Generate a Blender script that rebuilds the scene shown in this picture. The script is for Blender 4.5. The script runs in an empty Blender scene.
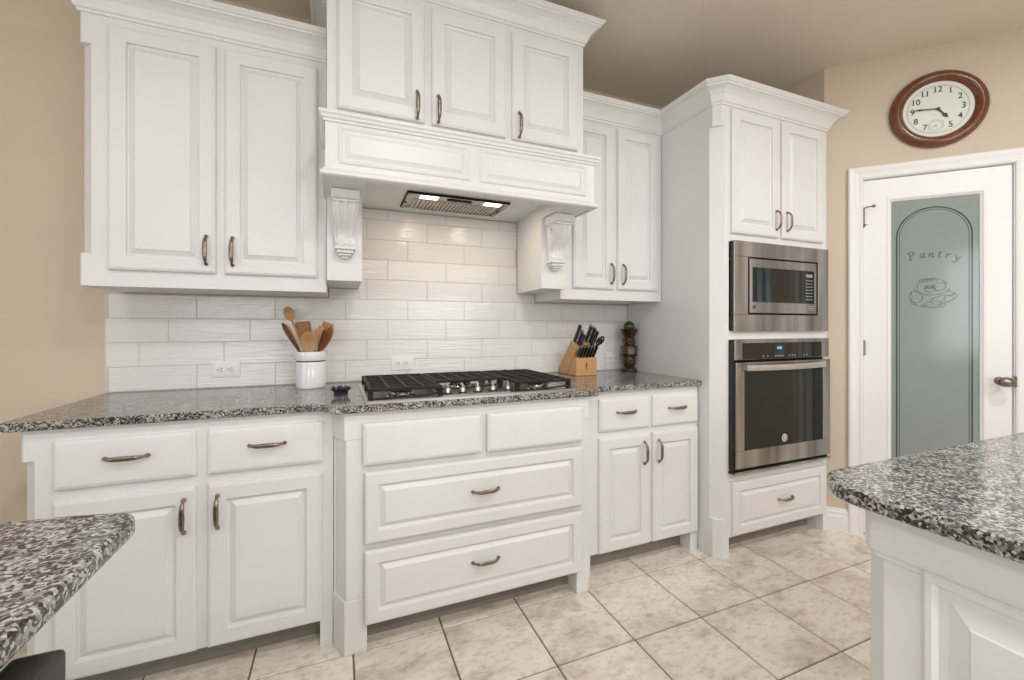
import bpy, bmesh, math, random
from mathutils import Vector, Matrix
random.seed(7)
S = bpy.context.scene
COL = S.collection
PI = math.pi

# ------------------------------------------------------------------ camera, world, lights, exposure
cd = bpy.data.cameras.new('camera'); cam = bpy.data.objects.new('camera', cd); COL.objects.link(cam)
cam.location = (0, 0, 1.2); cam.rotation_euler = (PI/2, 0, -math.radians(22.2))
cd.sensor_width = 36; cd.lens = 36*425/1024; cd.shift_y = -13/1024; cd.clip_start = 0.02
S.camera = cam
S.view_settings.view_transform = 'Standard'; S.view_settings.look = 'None'
S.view_settings.gamma = 1; S.view_settings.use_curve_mapping = False
S.view_settings.exposure = 0.54
S.cycles.use_denoising = True; S.cycles.max_bounces = 8; S.cycles.diffuse_bounces = 5
S.cycles.sample_clamp_indirect = 6

wd = bpy.data.worlds.new('daylight'); S.world = wd; wd.use_nodes = True
bg = wd.node_tree.nodes['Background']; bg.inputs[0].default_value = (0.80, 0.90, 1.0, 1); bg.inputs[1].default_value = 0.7

def area(name, loc, rot, sx, sy, power, col, shape='RECTANGLE', spread=PI):
    l = bpy.data.lights.new(name, 'AREA'); l.shape = shape; l.size = sx; l.size_y = sy; l.energy = power; l.color = col; l.spread = spread
    o = bpy.data.objects.new(name, l); o.location = loc; o.rotation_euler = rot; COL.objects.link(o); return o
# area lamps added for daylight from assumed, unseen windows at rear and left
area('window_daylight', (-1.30, -2.93, 1.55), (PI/2+0.22, 0, 0), 1.30, 1.3, 17, (0.88, 0.95, 1.0))
area('window_daylight', (1.70, -2.93, 1.55), (PI/2+0.22, 0, 0), 1.30, 1.3, 17, (0.88, 0.95, 1.0))
area('window_daylight', (-3.13, -0.40, 1.35), (PI/2+0.15, 0, -PI/2), 1.6, 1.9, 15, (0.88, 0.95, 1.0))
# unseen cans: first inferred from shadow, rest added for light (trims built below)
CANS = [(0.38, 0.22), (-1.25, 0.20), (2.25, 0.10), (0.45, -1.20), (-1.25, -1.40), (2.25, -1.40)]
for k, (cx, cy) in enumerate(CANS):
    area('unseen_can_lamp', (cx, cy, 2.728), (0, 0, 0), 0.13, 0.13, (7, 3.5, 11, 17, 11, 19)[k], (0.985, 0.99, 1.02), 'DISK')

# ------------------------------------------------------------------ node materials
def mat(name, col, rough=0.5, metal=0.0, spec=0.5, coat=0.0, trans=0.0):
    m = bpy.data.materials.new(name); m.use_nodes = True
    b = m.node_tree.nodes['Principled BSDF']
    b.inputs['Base Color'].default_value = (*col, 1); b.inputs['Roughness'].default_value = rough
    b.inputs['Metallic'].default_value = metal; b.inputs['Specular IOR Level'].default_value = spec
    b.inputs['Coat Weight'].default_value = coat; b.inputs['Transmission Weight'].default_value = trans
    return m
def N(m, t, **kw):
    n = m.node_tree.nodes.new(t)
    for k, v in kw.items():
        if k in n.inputs: n.inputs[k].default_value = v
        else: setattr(n, k, v)
    return n
def L(m, a, b): m.node_tree.links.new(a, b)
def P(m): return m.node_tree.nodes['Principled BSDF']
def coords(m, scale=(1, 1, 1)):
    t = N(m, 'ShaderNodeTexCoord'); mp = N(m, 'ShaderNodeMapping'); mp.inputs['Scale'].default_value = scale
    L(m, t.outputs['Object'], mp.inputs['Vector']); return mp.outputs['Vector']
def ramp(m, fac, stops, interp='LINEAR'):
    r = N(m, 'ShaderNodeValToRGB'); cr = r.color_ramp; cr.interpolation = interp
    while len(cr.elements) < len(stops): cr.elements.new(0.5)
    for e, (p, c) in zip(cr.elements, stops): e.position = p; e.color = (*c, 1)
    L(m, fac, r.inputs['Fac']); return r.outputs['Color']
def noise(m, vec, scale, detail=3, rough=0.5, dist=0.0):
    n = N(m, 'ShaderNodeTexNoise', Scale=scale, Detail=detail, Roughness=rough, Distortion=dist); L(m, vec, n.inputs['Vector']); return n.outputs['Fac']
def bump(m, h, strength=0.2, dist=0.002):
    b = N(m, 'ShaderNodeBump', Strength=strength, Distance=dist); L(m, h, b.inputs['Height']); L(m, b.outputs['Normal'], P(m).inputs['Normal'])
def mottled(name, c0, c1, scale, rough=0.5, bs=0.0, bd=0.001, vs=(1, 1, 1), detail=3, **kw):
    m = mat(name, c0, rough, **kw); v = coords(m, vs); n = noise(m, v, scale, detail)
    L(m, ramp(m, n, [(0.3, c0), (0.7, c1)]), P(m).inputs['Base Color'])
    if bs: bump(m, n, bs, bd)
    return m

M = {}
M['white'] = mottled('white_cabinet_paint', (0.76, 0.758, 0.745), (0.80, 0.798, 0.785), 3, 0.38, 0.05, 0.001)
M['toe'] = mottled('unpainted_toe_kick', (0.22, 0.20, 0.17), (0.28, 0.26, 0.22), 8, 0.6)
M['trimwhite'] = mottled('white_trim_paint', (0.82, 0.81, 0.80), (0.85, 0.84, 0.83), 3, 0.35)
M['wall'] = mottled('beige_wall_paint', (0.62, 0.525, 0.42), (0.65, 0.55, 0.44), 2, 0.75, spec=0.25)
M['ceil'] = mottled('taupe_ceiling_paint', (0.74, 0.675, 0.575), (0.77, 0.70, 0.60), 2, 0.85, spec=0.2)
for k in ('wall', 'ceil'):
    bump(M[k], noise(M[k], coords(M[k]), 160, 2), 0.12, 0.002)
M['tile'] = mat('white_glossy_wavy_tile', (0.80, 0.79, 0.77), 0.16, spec=0.5)
_m = M['tile']; bump(_m, noise(_m, coords(_m, (3.2, 1, 42)), 2.2, 2, 0.5, 0.6), 0.55, 0.004)
M['grout'] = mottled('pale_grout', (0.58, 0.57, 0.55), (0.63, 0.62, 0.60), 60, 0.9)
M['fgrout'] = mottled('brown_floor_grout', (0.17, 0.11, 0.065), (0.23, 0.15, 0.09), 40, 0.9)
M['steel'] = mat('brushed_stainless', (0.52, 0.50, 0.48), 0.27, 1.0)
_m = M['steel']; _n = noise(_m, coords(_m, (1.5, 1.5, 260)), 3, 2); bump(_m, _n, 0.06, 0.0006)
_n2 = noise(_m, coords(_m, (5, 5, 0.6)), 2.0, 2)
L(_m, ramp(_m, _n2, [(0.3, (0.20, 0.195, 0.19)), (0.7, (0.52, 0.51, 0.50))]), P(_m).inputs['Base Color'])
M['brightsteel'] = mottled('bright_satin_steel', (0.66, 0.65, 0.63), (0.74, 0.73, 0.71), 20, 0.3, metal=1.0)
M['knobsteel'] = mottled('satin_knob_steel', (0.55, 0.56, 0.58), (0.63, 0.64, 0.66), 20, 0.3, metal=1.0)
M['chrome'] = mottled('polished_chrome', (0.72, 0.72, 0.73), (0.80, 0.80, 0.81), 20, 0.12, metal=1.0)
M['pewter'] = mottled('antique_pewter', (0.20, 0.165, 0.13), (0.33, 0.28, 0.23), 90, 0.33, metal=1.0)
M['iron'] = mottled('black_cast_iron', (0.010, 0.010, 0.010), (0.022, 0.021, 0.020), 130, 0.6, 0.25, 0.0008, spec=0.3)
M['black'] = mottled('black_plastic', (0.012, 0.012, 0.013), (0.02, 0.02, 0.021), 60, 0.35)
M['glassblk'] = mottled('black_oven_glass', (0.011, 0.014, 0.012), (0.014, 0.017, 0.014), 5, 0.03, spec=0.4)
M['gap'] = mottled('dark_gap', (0.008, 0.008, 0.008), (0.012, 0.012, 0.012), 20, 0.8)
M['ceramic'] = mottled('white_glazed_ceramic', (0.82, 0.83, 0.85), (0.86, 0.87, 0.88), 5, 0.12, coat=0.3)
M['blue'] = mottled('navy_blue_glaze', (0.012, 0.02, 0.08), (0.02, 0.03, 0.11), 30, 0.2)
M['navydish'] = mottled('dark_navy_glaze', (0.006, 0.008, 0.018), (0.02, 0.025, 0.05), 80, 0.12)
M['plastic'] = mottled('white_outlet_plastic', (0.82, 0.82, 0.81), (0.85, 0.85, 0.84), 10, 0.3)
M['slot'] = mottled('dark_outlet_slot', (0.06, 0.06, 0.06), (0.09, 0.09, 0.09), 10, 0.6)
M['clockface'] = mottled('pale_clock_paper', (0.72, 0.74, 0.66), (0.76, 0.78, 0.70), 6, 0.5)
M['ink'] = mottled('black_ink', (0.015, 0.014, 0.013), (0.022, 0.02, 0.019), 50, 0.5)
M['greyink'] = mottled('grey_ink', (0.30, 0.31, 0.29), (0.36, 0.37, 0.35), 50, 0.5)
M['etch'] = mottled('dark_clear_etching', (0.045, 0.055, 0.055), (0.08, 0.09, 0.09), 90, 0.15)
M['etchpale'] = mottled('grey_clear_etching', (0.10, 0.12, 0.12), (0.17, 0.19, 0.185), 90, 0.15)
M['baffle'] = mottled('hood_filter_steel', (0.42, 0.38, 0.32), (0.52, 0.48, 0.42), 60, 0.3, metal=1.0)
M['grey'] = mottled('grey_print', (0.30, 0.30, 0.30), (0.38, 0.38, 0.38), 60, 0.4)
M['red'] = mottled('dark_red_badge', (0.14, 0.03, 0.02), (0.2, 0.05, 0.03), 60, 0.4)
def wood(name, c0, c1, scale=(30, 30, 3), rough=0.45, coat=0.0):
    m = mat(name, c0, rough, coat=coat); v = coords(m, scale); n = noise(m, v, 2.0, 4, 0.6, 0.8)
    L(m, ramp(m, n, [(0.3, c0), (0.72, c1)]), P(m).inputs['Base Color']); bump(m, n, 0.08, 0.001); return m
M['lightwood'] = wood('pale_beech_wood', (0.46, 0.25, 0.10), (0.58, 0.34, 0.15))
M['midwood'] = wood('tan_olive_wood', (0.36, 0.19, 0.075), (0.47, 0.27, 0.12))
M['redwood'] = wood('reddish_cherry_wood', (0.26, 0.085, 0.03), (0.36, 0.13, 0.05))
M['darkwood'] = wood('dark_walnut_wood', (0.085, 0.03, 0.014), (0.15, 0.06, 0.03))
M['blockwood'] = wood('oiled_maple_block', (0.53, 0.29, 0.115), (0.63, 0.38, 0.165), (40, 40, 4), 0.35)
M['cherry'] = wood('polished_cherry_clock_frame', (0.105, 0.030, 0.011), (0.185, 0.054, 0.020), (14, 14, 14), 0.22, 0.4)
M['amber'] = wood('dark_amber_lacquer', (0.014, 0.005, 0.003), (0.045, 0.014, 0.006), (25, 25, 25), 0.22, 0.3)
M['amberlight'] = wood('red_brown_lacquer', (0.07, 0.017, 0.007), (0.13, 0.034, 0.012), (25, 25, 25), 0.25, 0.3)
M['greenlac'] = mottled('dark_green_lacquer', (0.012, 0.04, 0.015), (0.03, 0.08, 0.03), 60, 0.15)
M['gold'] = mottled('olive_gold_lacquer', (0.07, 0.045, 0.018), (0.16, 0.11, 0.05), 70, 0.2)

def emit(name, col, s):
    m = bpy.data.materials.new(name); m.use_nodes = True; b = P(m)
    b.inputs['Base Color'].default_value = (*col, 1); b.inputs['Emission Color'].default_value = (*col, 1); b.inputs['Emission Strength'].default_value = s
    return m
M['lamp'] = emit('warm_hood_lamp', (1.0, 0.86, 0.62), 4.0)
M['canlamp'] = emit('unseen_can_lens', (1.0, 0.93, 0.83), 5.0)
M['display'] = emit('blue_clock_display', (0.10, 0.35, 0.8), 0.7)

# granite: irregular mineral grains
def granite():
    m = mat('speckled_granite', (0.4, 0.4, 0.4), 0.10, spec=0.5)
    v = coords(m); nd = N(m, 'ShaderNodeTexNoise', Scale=150.0, Detail=2.0); L(m, v, nd.inputs['Vector'])
    mx = N(m, 'ShaderNodeMix', data_type='VECTOR'); mx.inputs['Factor'].default_value = 0.0045
    L(m, v, mx.inputs['A']); L(m, nd.outputs['Color'], mx.inputs['B'])
    vo = N(m, 'ShaderNodeTexVoronoi', Scale=245.0); L(m, mx.outputs['Result'], vo.inputs['Vector'])
    sp = N(m, 'ShaderNodeSeparateColor'); L(m, vo.outputs['Color'], sp.inputs['Color'])
    big = noise(m, v, 26, 3)
    ad = N(m, 'ShaderNodeMath', operation='ADD'); L(m, sp.outputs['Red'], ad.inputs[0])
    sc = N(m, 'ShaderNodeMath', operation='MULTIPLY_ADD'); L(m, big, sc.inputs[0]); sc.inputs[1].default_value = 0.9; sc.inputs[2].default_value = -0.45
    L(m, sc.outputs[0], ad.inputs[1])
    c = ramp(m, ad.outputs[0], [(0.0, (0.022, 0.021, 0.022)), (0.21, (0.06, 0.056, 0.053)), (0.35, (0.13, 0.12, 0.11)), (0.49, (0.215, 0.205, 0.185)),
                                (0.64, (0.33, 0.32, 0.295)), (0.83, (0.47, 0.46, 0.43))], 'CONSTANT')
    L(m, c, P(m).inputs['Base Color']); return m
M['granite'] = granite()

def floor_mat():
    m = mat('beige_travertine_tile', (0.5, 0.42, 0.33), 0.34, spec=0.4)
    at = N(m, 'ShaderNodeAttribute', attribute_name='tile_shift')
    v = coords(m); ad = N(m, 'ShaderNodeVectorMath', operation='ADD'); L(m, v, ad.inputs[0]); L(m, at.outputs['Vector'], ad.inputs[1])
    mp = N(m, 'ShaderNodeMapping'); mp.inputs['Scale'].default_value = (1.0, 1.9, 1.0); mp.inputs['Rotation'].default_value = (0, 0, 0.5); L(m, ad.outputs[0], mp.inputs['Vector'])
    n1 = noise(m, mp.outputs[0], 4.5, 6, 0.62, 0.5); n2 = noise(m, mp.outputs[0], 26, 5, 0.7, 0.4)
    ca = ramp(m, n1, [(0.28, (0.45, 0.39, 0.33)), (0.40, (0.66, 0.59, 0.50)), (0.52, (0.82, 0.75, 0.66)), (0.75, (0.86, 0.81, 0.73))])
    cb = ramp(m, n2, [(0.38, (0.55, 0.50, 0.46)), (0.50, (1, 1, 1))])
    mx = N(m, 'ShaderNodeMix', data_type='RGBA', blend_type='MULTIPLY'); mx.inputs['Factor'].default_value = 0.42
    L(m, ca, mx.inputs['A']); L(m, cb, mx.inputs['B']); L(m, mx.outputs['Result'], P(m).inputs['Base Color'])
    bump(m, n2, 0.06, 0.001); return m
M['floor'] = floor_mat()

def pane_mat():
    m = mat('frosted_pantry_glass', (0.375, 0.425, 0.405), 0.12, spec=0.5, trans=0.3)
    n = noise(m, coords(m), 220, 2); bump(m, n, 0.05, 0.0005); return m
M['pane'] = pane_mat()
M['winglass'] = mat('clear_window_glass', (0.95, 0.97, 0.97), 0.0, trans=1.0)

# ------------------------------------------------------------------ mesh builder
OFF = {}
class MB:
    def __init__(s, T=None): s.v = []; s.f = []; s.T = T or (lambda p: p)
    def add(s, vs, fs):
        o = len(s.v); s.v += [tuple(s.T(Vector(p))) for p in vs]; s.f += [tuple(i+o for i in f) for f in fs]; return s
    def box(s, x0, x1, y0, y1, z0, z1):
        return s.prism([(x0, y0), (x1, y0), (x1, y1), (x0, y1)], z0, z1)
    def prism(s, poly, z0, z1):
        n = len(poly)
        return s.add([(x, y, z0) for x, y in poly]+[(x, y, z1) for x, y in poly],
                     [tuple(range(n))[::-1], tuple(range(n, 2*n))]+[(i, (i+1) % n, n+(i+1) % n, n+i) for i in range(n)])
    def xprism(s, poly, x0, x1):          # polygon in (y,z) drawn out along x
        n = len(poly)
        return s.add([(x0, a, b) for a, b in poly]+[(x1, a, b) for a, b in poly],
                     [tuple(range(n))[::-1], tuple(range(n, 2*n))]+[(i, (i+1) % n, n+(i+1) % n, n+i) for i in range(n)])
    def rings(s, rows, cap0=True, cap1=True, closed=True):
        n = len(rows[0]); o = len(s.v); fs = []
        for r in range(len(rows)-1):
            for i in range(n if closed else n-1):
                j = (i+1) % n; fs.append((r*n+i, r*n+j, (r+1)*n+j, (r+1)*n+i))
        if cap0: fs.append(tuple(range(n))[::-1])
        if cap1: fs.append(tuple((len(rows)-1)*n+i for i in range(n)))
        return s.add([p for r in rows for p in r], fs)
    def panel(s, o, U, V, Nn, w, h, prof):  # nested rectangles: (inset, depth)
        o, U, V, Nn = map(Vector, (o, U, V, Nn))
        return s.rings([[o+U*a+V*b+Nn*d for a, b in ((i, i), (w-i, i), (w-i, h-i), (i, h-i))] for i, d in prof])
    def tube(s, pts, rad, n=10, flat=None):
        pts = [Vector(p) for p in pts]; k = len(pts)
        if not hasattr(rad, '__len__'): rad = [rad]*k
        rows = []; a = None
        for i, p in enumerate(pts):
            d = (pts[min(i+1, k-1)]-pts[max(i-1, 0)]).normalized()
            if a is None: a = d.orthogonal().normalized() if flat is None else (Vector(flat)-d*Vector(flat).dot(d)).normalized()
            a = (a-d*a.dot(d)).normalized(); b = d.cross(a)
            r = rad[i]; ra, rb = r if hasattr(r, '__len__') else (r, r)
            rows.append([p+a*ra*math.cos(2*PI*j/n)+b*rb*math.sin(2*PI*j/n) for j in range(n)])
        return s.rings(rows)
    def lathe(s, c, prof, n=28, axis=(0, 0, 1), ref=(1, 0, 0), wob=None, ring=False):
        c = Vector(c); ax = Vector(axis).normalized(); a = (Vector(ref)-ax*Vector(ref).dot(ax)).normalized(); b = ax.cross(a)
        rows = []
        for r, z in prof:
            rows.append([c+ax*z+(a*math.cos(2*PI*j/n)+b*math.sin(2*PI*j/n))*(max(r, 1e-4)*(1 if wob is None else wob(j/n))) for j in range(n)])
        if ring: return s.rings(rows+rows[:1], False, False)
        return s.rings(rows)
    def sweep(s, path, prof, mp=None):     # 2-D path, profile (outward to the right, height), mitred corners
        mp = mp or (lambda a, b, c: (a, b, c)); P2 = [Vector(p) for p in path]; k = len(P2); rows = []
        for i, p in enumerate(P2):
            ns = []
            if i > 0: d = (P2[i]-P2[i-1]).normalized(); ns.append(Vector((d.y, -d.x)))
            if i < k-1: d = (P2[i+1]-P2[i]).normalized(); ns.append(Vector((d.y, -d.x)))
            m = ns[0] if len(ns) == 1 else (ns[0]+ns[1])/(1+ns[0].dot(ns[1]))
            rows.append([mp(p.x+m.x*o, p.y+m.y*o, h) for o, h in prof])
        return s.rings(rows)
    def build(s, name, m, parent=None, smooth=None, bevel=0.0, seg=2):
        me = bpy.data.meshes.new(name); off = Vector(OFF.get(parent.name, (0, 0, 0))) if parent else Vector((0, 0, 0))
        me.from_pydata([tuple(Vector(v)-off) for v in s.v], [], s.f); me.update()
        bm = bmesh.new(); bm.from_mesh(me); bmesh.ops.recalc_face_normals(bm, faces=bm.faces); bm.to_mesh(me); bm.free()
        me.materials.append(M[m] if isinstance(m, str) else m)
        o = bpy.data.objects.new(name, me); COL.objects.link(o)
        if parent: o.parent = parent
        OFF[o.name] = tuple(off)
        if smooth:
            for p in me.polygons: p.use_smooth = True
            me.set_sharp_from_angle(angle=math.radians(smooth))
        if bevel:
            b = o.modifiers.new('edge', 'BEVEL'); b.width = bevel; b.segments = seg; b.limit_method = 'ANGLE'; b.angle_limit = math.radians(40); b.harden_normals = False
        return o

def thing(name, label, cat, loc, group=None):
    o = bpy.data.objects.new(name, None); o.empty_display_size = 0.05; o.location = loc; COL.objects.link(o)
    o['label'] = label; o['category'] = cat
    if group: o['group'] = group
    OFF[o.name] = tuple(loc); return o
def tag(o, label, cat, group=None):
    o['label'] = label; o['category'] = cat
    if group: o['group'] = group
    return o
def base_to(o, loc):                        # move a single-mesh thing's origin to its base
    o.data.transform(Matrix.Translation(-Vector(loc))); o.location = loc; OFF[o.name] = tuple(loc); return o
def struct(o, cat=None): o['kind'] = 'structure'; return o
def arc(cx, cy, r, a0, a1, n=8):
    return [(cx+r*math.cos(math.radians(a0+(a1-a0)*i/n)), cy+r*math.sin(math.radians(a0+(a1-a0)*i/n))) for i in range(n+1)]

# ------------------------------------------------------------------ the room shell
CEIL = 2.74; BACK = 2.36
WX, WY, TH = 2.685, 1.645, math.radians(46.5)
def W(p):   # pantry wall frame: (along the wall, out into the room, up)
    return Vector((WX+p[0]*math.cos(TH)-p[1]*math.sin(TH), WY-p[0]*math.sin(TH)-p[1]*math.cos(TH), p[2]))
SE = 1.22; EX, EY, _ = W((SE, 0, 0))
m = MB().box(-3.3, 3.9, BACK, BACK+0.12, 0, CEIL); struct(m.build('wall_back', 'wall'))
m = MB().box(WX, WX+0.12, WY, BACK, 0, CEIL); struct(m.build('wall_right', 'wall'))
m = MB(W)
m.box(0, 0.178, -0.11, 0, 0, CEIL); m.box(0.818, SE, -0.11, 0, 0, CEIL); m.box(0.178, 0.818, -0.11, 0, 2.056, CEIL)
struct(m.build('wall_pantry', 'wall'))
m = MB(); m.box(EX-0.02, EX+0.1, -3.0, 0.40, 0, CEIL); m.box(EX-0.02, EX+0.1, 0.62, EY+0.05, 0, CEIL); m.box(EX-0.02, EX+0.1, 0.40, 0.62, 0, 1.12); m.box(EX-0.02, EX+0.1, 0.40, 0.62, 2.15, CEIL)
struct(m.build('wall_side', 'wall'))
f = MB()  # narrow unseen window, added for a bright streak in the microwave
for a, b, c, d in ((0.40, 0.62, 1.12, 1.15), (0.40, 0.62, 2.12, 2.15), (0.40, 0.43, 1.15, 2.12), (0.59, 0.62, 1.15, 2.12), (0.50, 0.515, 1.15, 2.12)): f.box(EX+0.02, EX+0.06, a, b, c, d)
w = struct(f.build('window_4', 'trimwhite')); MB().box(EX+0.04, EX+0.045, 0.43, 0.59, 1.15, 2.12).build('pane', 'winglass', w)
m = MB()
for x0, x1 in ((-3.2, -1.95), (-0.65, 1.05), (2.35, EX)): m.box(x0, x1, -3.12, -3.0, 0, CEIL)
for x0, x1 in ((-1.95, -0.65), (1.05, 2.35)): m.box(x0, x1, -3.12, -3.0, 0, 0.9); m.box(x0, x1, -3.12, -3.0, 2.2, CEIL)
struct(m.build('wall_rear', 'wall'))
m = MB(); m.box(-3.32, -3.2, -3.12, -1.2, 0, CEIL); m.box(-3.32, -3.2, 0.4, BACK, 0, CEIL); m.box(-3.32, -3.2, -1.2, 0.4, 2.3, CEIL); m.box(-3.32, -3.2, -1.2, 0.4, 0, 0.4)
struct(m.build('wall_left', 'wall'))
m = MB().box(-3.32, 3.95, -3.12, BACK+0.12, CEIL, CEIL+0.1); struct(m.build('ceiling', 'ceil'))
for i, (x0, x1) in enumerate(((-1.95, -0.65), (1.05, 2.35))):  # rear windows, unseen and assumed, added for light and reflections
    f = MB(); 
    for a, b, c, d in ((x0, x1, 0.9, 0.95), (x0, x1, 2.15, 2.2), (x0, x0+0.05, 0.95, 2.15), (x1-0.05, x1, 0.95, 2.15), ((x0+x1)/2-0.025, (x0+x1)/2+0.025, 0.95, 2.15)):
        f.box(a, b, -3.09, -3.04, c, d)
    w = struct(f.build('window_%d' % (i+1), 'trimwhite')); g = MB().box(x0+0.05, x1-0.05, -3.07, -3.064, 0.95, 2.15); g.build('pane', 'winglass', w)
f = MB()  # left window, also out of view and assumed, added to light the room
for a, b, c, d in ((-1.2, 0.4, 0.4, 0.45), (-1.2, 0.4, 2.25, 2.3), (-1.2, -1.15, 0.45, 2.25), (0.35, 0.4, 0.45, 2.25), (-0.425, -0.375, 0.45, 2.25)): f.box(-3.29, -3.24, a, b, c, d)
w = struct(f.build('window_3', 'trimwhite')); MB().box(-3.27, -3.264, -1.15, 0.35, 0.45, 2.25).build('pane', 'winglass', w)
# pantry closet behind the door
m = MB(W); m.box(-0.02, 1.02, -1.0, -0.9, 0, CEIL-0.01); m.box(1.0, 1.1, -0.9, -0.112, 0, CEIL-0.01)
struct(m.build('wall_closet', 'wall'))

# floor: individual 13-inch tiles over a grout bed, one mesh
TX, TY, TP, G = 0.05, 1.333, 0.3345, 0.0028
me = bpy.data.meshes.new('floor'); vs = []; fs = []; sh = []
vs += [(-3.32, -3.12, -0.004), (3.95, -3.12, -0.004), (3.95, 2.48, -0.004), (-3.32, 2.48, -0.004), (-3.32, -3.12, -0.06), (3.95, -3.12, -0.06), (3.95, 2.48, -0.06), (-3.32, 2.48, -0.06)]
fs += [(0, 1, 2, 3), (7, 6, 5, 4), (0, 4, 5, 1), (1, 5, 6, 2), (2, 6, 7, 3), (3, 7, 4, 0)]; sh += [(0, 0, 0)]*6; nb = 6
for i in range(-10, 12):
    for j in range(-14, 4):
        x0 = max(TX+i*TP+G, -3.32); x1 = min(TX+(i+1)*TP-G, 3.95); y0 = max(TY+j*(TP+0.002)+G, -3.12); y1 = min(TY+(j+1)*(TP+0.002)-G, 2.48)
        if x1-x0 < 0.01 or y1-y0 < 0.01: continue
        o = len(vs); e = 0.002
        vs += [(x0, y0, -0.004), (x1, y0, -0.004), (x1, y1, -0.004), (x0, y1, -0.004), (x0+e, y0+e, 0), (x1-e, y0+e, 0), (x1-e, y1-e, 0), (x0+e, y1-e, 0)]
        fs += [(o+4, o+5, o+6, o+7)]+[(o+a, o+(a+1) % 4, o+4+(a+1) % 4, o+4+a) for a in range(4)]
        r = (random.uniform(-9, 9), random.uniform(-9, 9), random.uniform(-9, 9)); sh += [r]*5
me.from_pydata(vs, [], fs); at = me.attributes.new('tile_shift', 'FLOAT_VECTOR', 'FACE')
for k, r in enumerate(sh): at.data[k].vector = r
me.materials.append(M['floor']); me.materials.append(M['fgrout'])
for p in me.polygons: p.material_index = 1 if p.index < nb else 0
fo = bpy.data.objects.new('floor', me); COL.objects.link(fo); struct(fo)

# baseboard on the pantry wall
BBP = [(0, 0), (0.016, 0), (0.016, 0.085), (0.012, 0.095), (0.012, 0.11), (0.008, 0.118), (0.006, 0.13), (0, 0.132)]
m = MB(W).sweep([(0.0, 0), (0.119, 0)], BBP, lambda a, b, c: (a, -b, c)); struct(m.build('baseboard_pantry', 'trimwhite'))
m = MB(W).sweep([(0.88, 0), (SE, 0)], BBP, lambda a, b, c: (a, -b, c)); struct(m.build('baseboard_side', 'trimwhite'))
# door casing
CP = [(0, 0), (0, 0.012), (-0.008, 0.016), (-0.02, 0.013), (-0.03, 0.014), (-0.048, 0.02), (-0.062, 0.022), (-0.069, 0.018), (-0.069, 0)]
m = MB(W).sweep([(0.182, 0), (0.182, 2.052), (0.814, 2.052), (0.814, 0)], CP, lambda a, b, c: (a, c, b)); struct(m.build('trim_1', 'trimwhite'))
m = MB(W); m.box(0.178, 0.186, -0.11, 0.0, 0, 2.056); m.box(0.810, 0.818, -0.11, 0.0, 0, 2.056); m.box(0.186, 0.810, -0.11, 0.0, 2.049, 2.056)
m.box(0.186, 0.20, -0.075, -0.05, 0, 2.049); m.box(0.797, 0.810, -0.075, -0.05, 0, 2.049)
struct(m.build('trim_2', 'trimwhite'))

# backsplash: four-by-twelve tiles in a one-third running bond
bs = MB(); hz, wz = 0.1065, 0.317
def tile_run(xa, xb, za, zb):
    for r in range(9):
        z0 = 0.9185+r*hz; z1 = z0+hz
        if z1 < za+0.02: continue
        lo = z0 < za-0.003; z0 = max(z0, za)
        if z0 > zb-0.01: break
        st = 0.031+0.1057*(r % 3)-wz*6
        for k in range(14):
            a = max(st+k*wz, xa); b = min(st+(k+1)*wz, xb); t = min(z1, zb)
            if b-a < 0.012: continue
            e = 0.0014; d = 0.002
            bs.panel((a+e, BACK, z0+(0 if lo else e)), (1, 0, 0), (0, 0, 1), (0, -1, 0), b-a-2*e, t-z0-(e if lo else 2*e), [(0, 0), (0, 0.0045), (d, 0.006)])
tile_run(-0.930, 1.799, 0.9185, 1.3445)
tile_run(-0.0455, 0.096, 1.3445, 1.3995); tile_run(0.992, 1.109, 1.3445, 1.3995)
tile_run(0.0965, 0.9915, 1.3445, 1.823)
bo = struct(bs.build('wall_backsplash', 'tile'))
g = MB(); g.box(-0.933, 1.80, BACK-0.0048, BACK-0.0002, 0.9165, 1.345); g.box(-0.046, 0.0965, BACK-0.0048, BACK-0.0002, 1.345, 1.3998); g.box(0.9915, 1.110, BACK-0.0048, BACK-0.0002, 1.345, 1.3998); g.box(0.0965, 0.9915, BACK-0.0048, BACK-0.0002, 1.345, 1.823); g.build('grout', 'grout', bo)

# ------------------------------------------------------------------ cabinet parts
DOOR = [(0, 0), (0, 0.0125), (0.0035, 0.0165), (0.0075, 0.0175), (0.009, 0.0195), (0.052, 0.0195), (0.0545, 0.018), (0.0555, 0.0085), (0.060, 0.0062), (0.063, 0.0066), (0.080, 0.0178), (0.082, 0.0202)]
DRAW = [(0, 0), (0, 0.0125), (0.0035, 0.0165), (0.0075, 0.0175), (0.009, 0.0195), (0.045, 0.0195), (0.0475, 0.018), (0.0485, 0.0085), (0.053, 0.0062), (0.056, 0.0066), (0.072, 0.0178), (0.074, 0.0202)]
SLAB = [(0, 0), (0, 0.0125), (0.004, 0.0155), (0.009, 0.0165), (0.0105, 0.0195), (0.02, 0.0200)]
def front(name, par, x0, x1, z0, z1, y, prof, label=None):   # y: plane of the face frame
    o = MB().panel((x0, y, z0), (1, 0, 0), (0, 0, 1), (0, -1, 0), x1-x0, z1-z0, prof).build(name, 'white', par)
    return o
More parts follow.
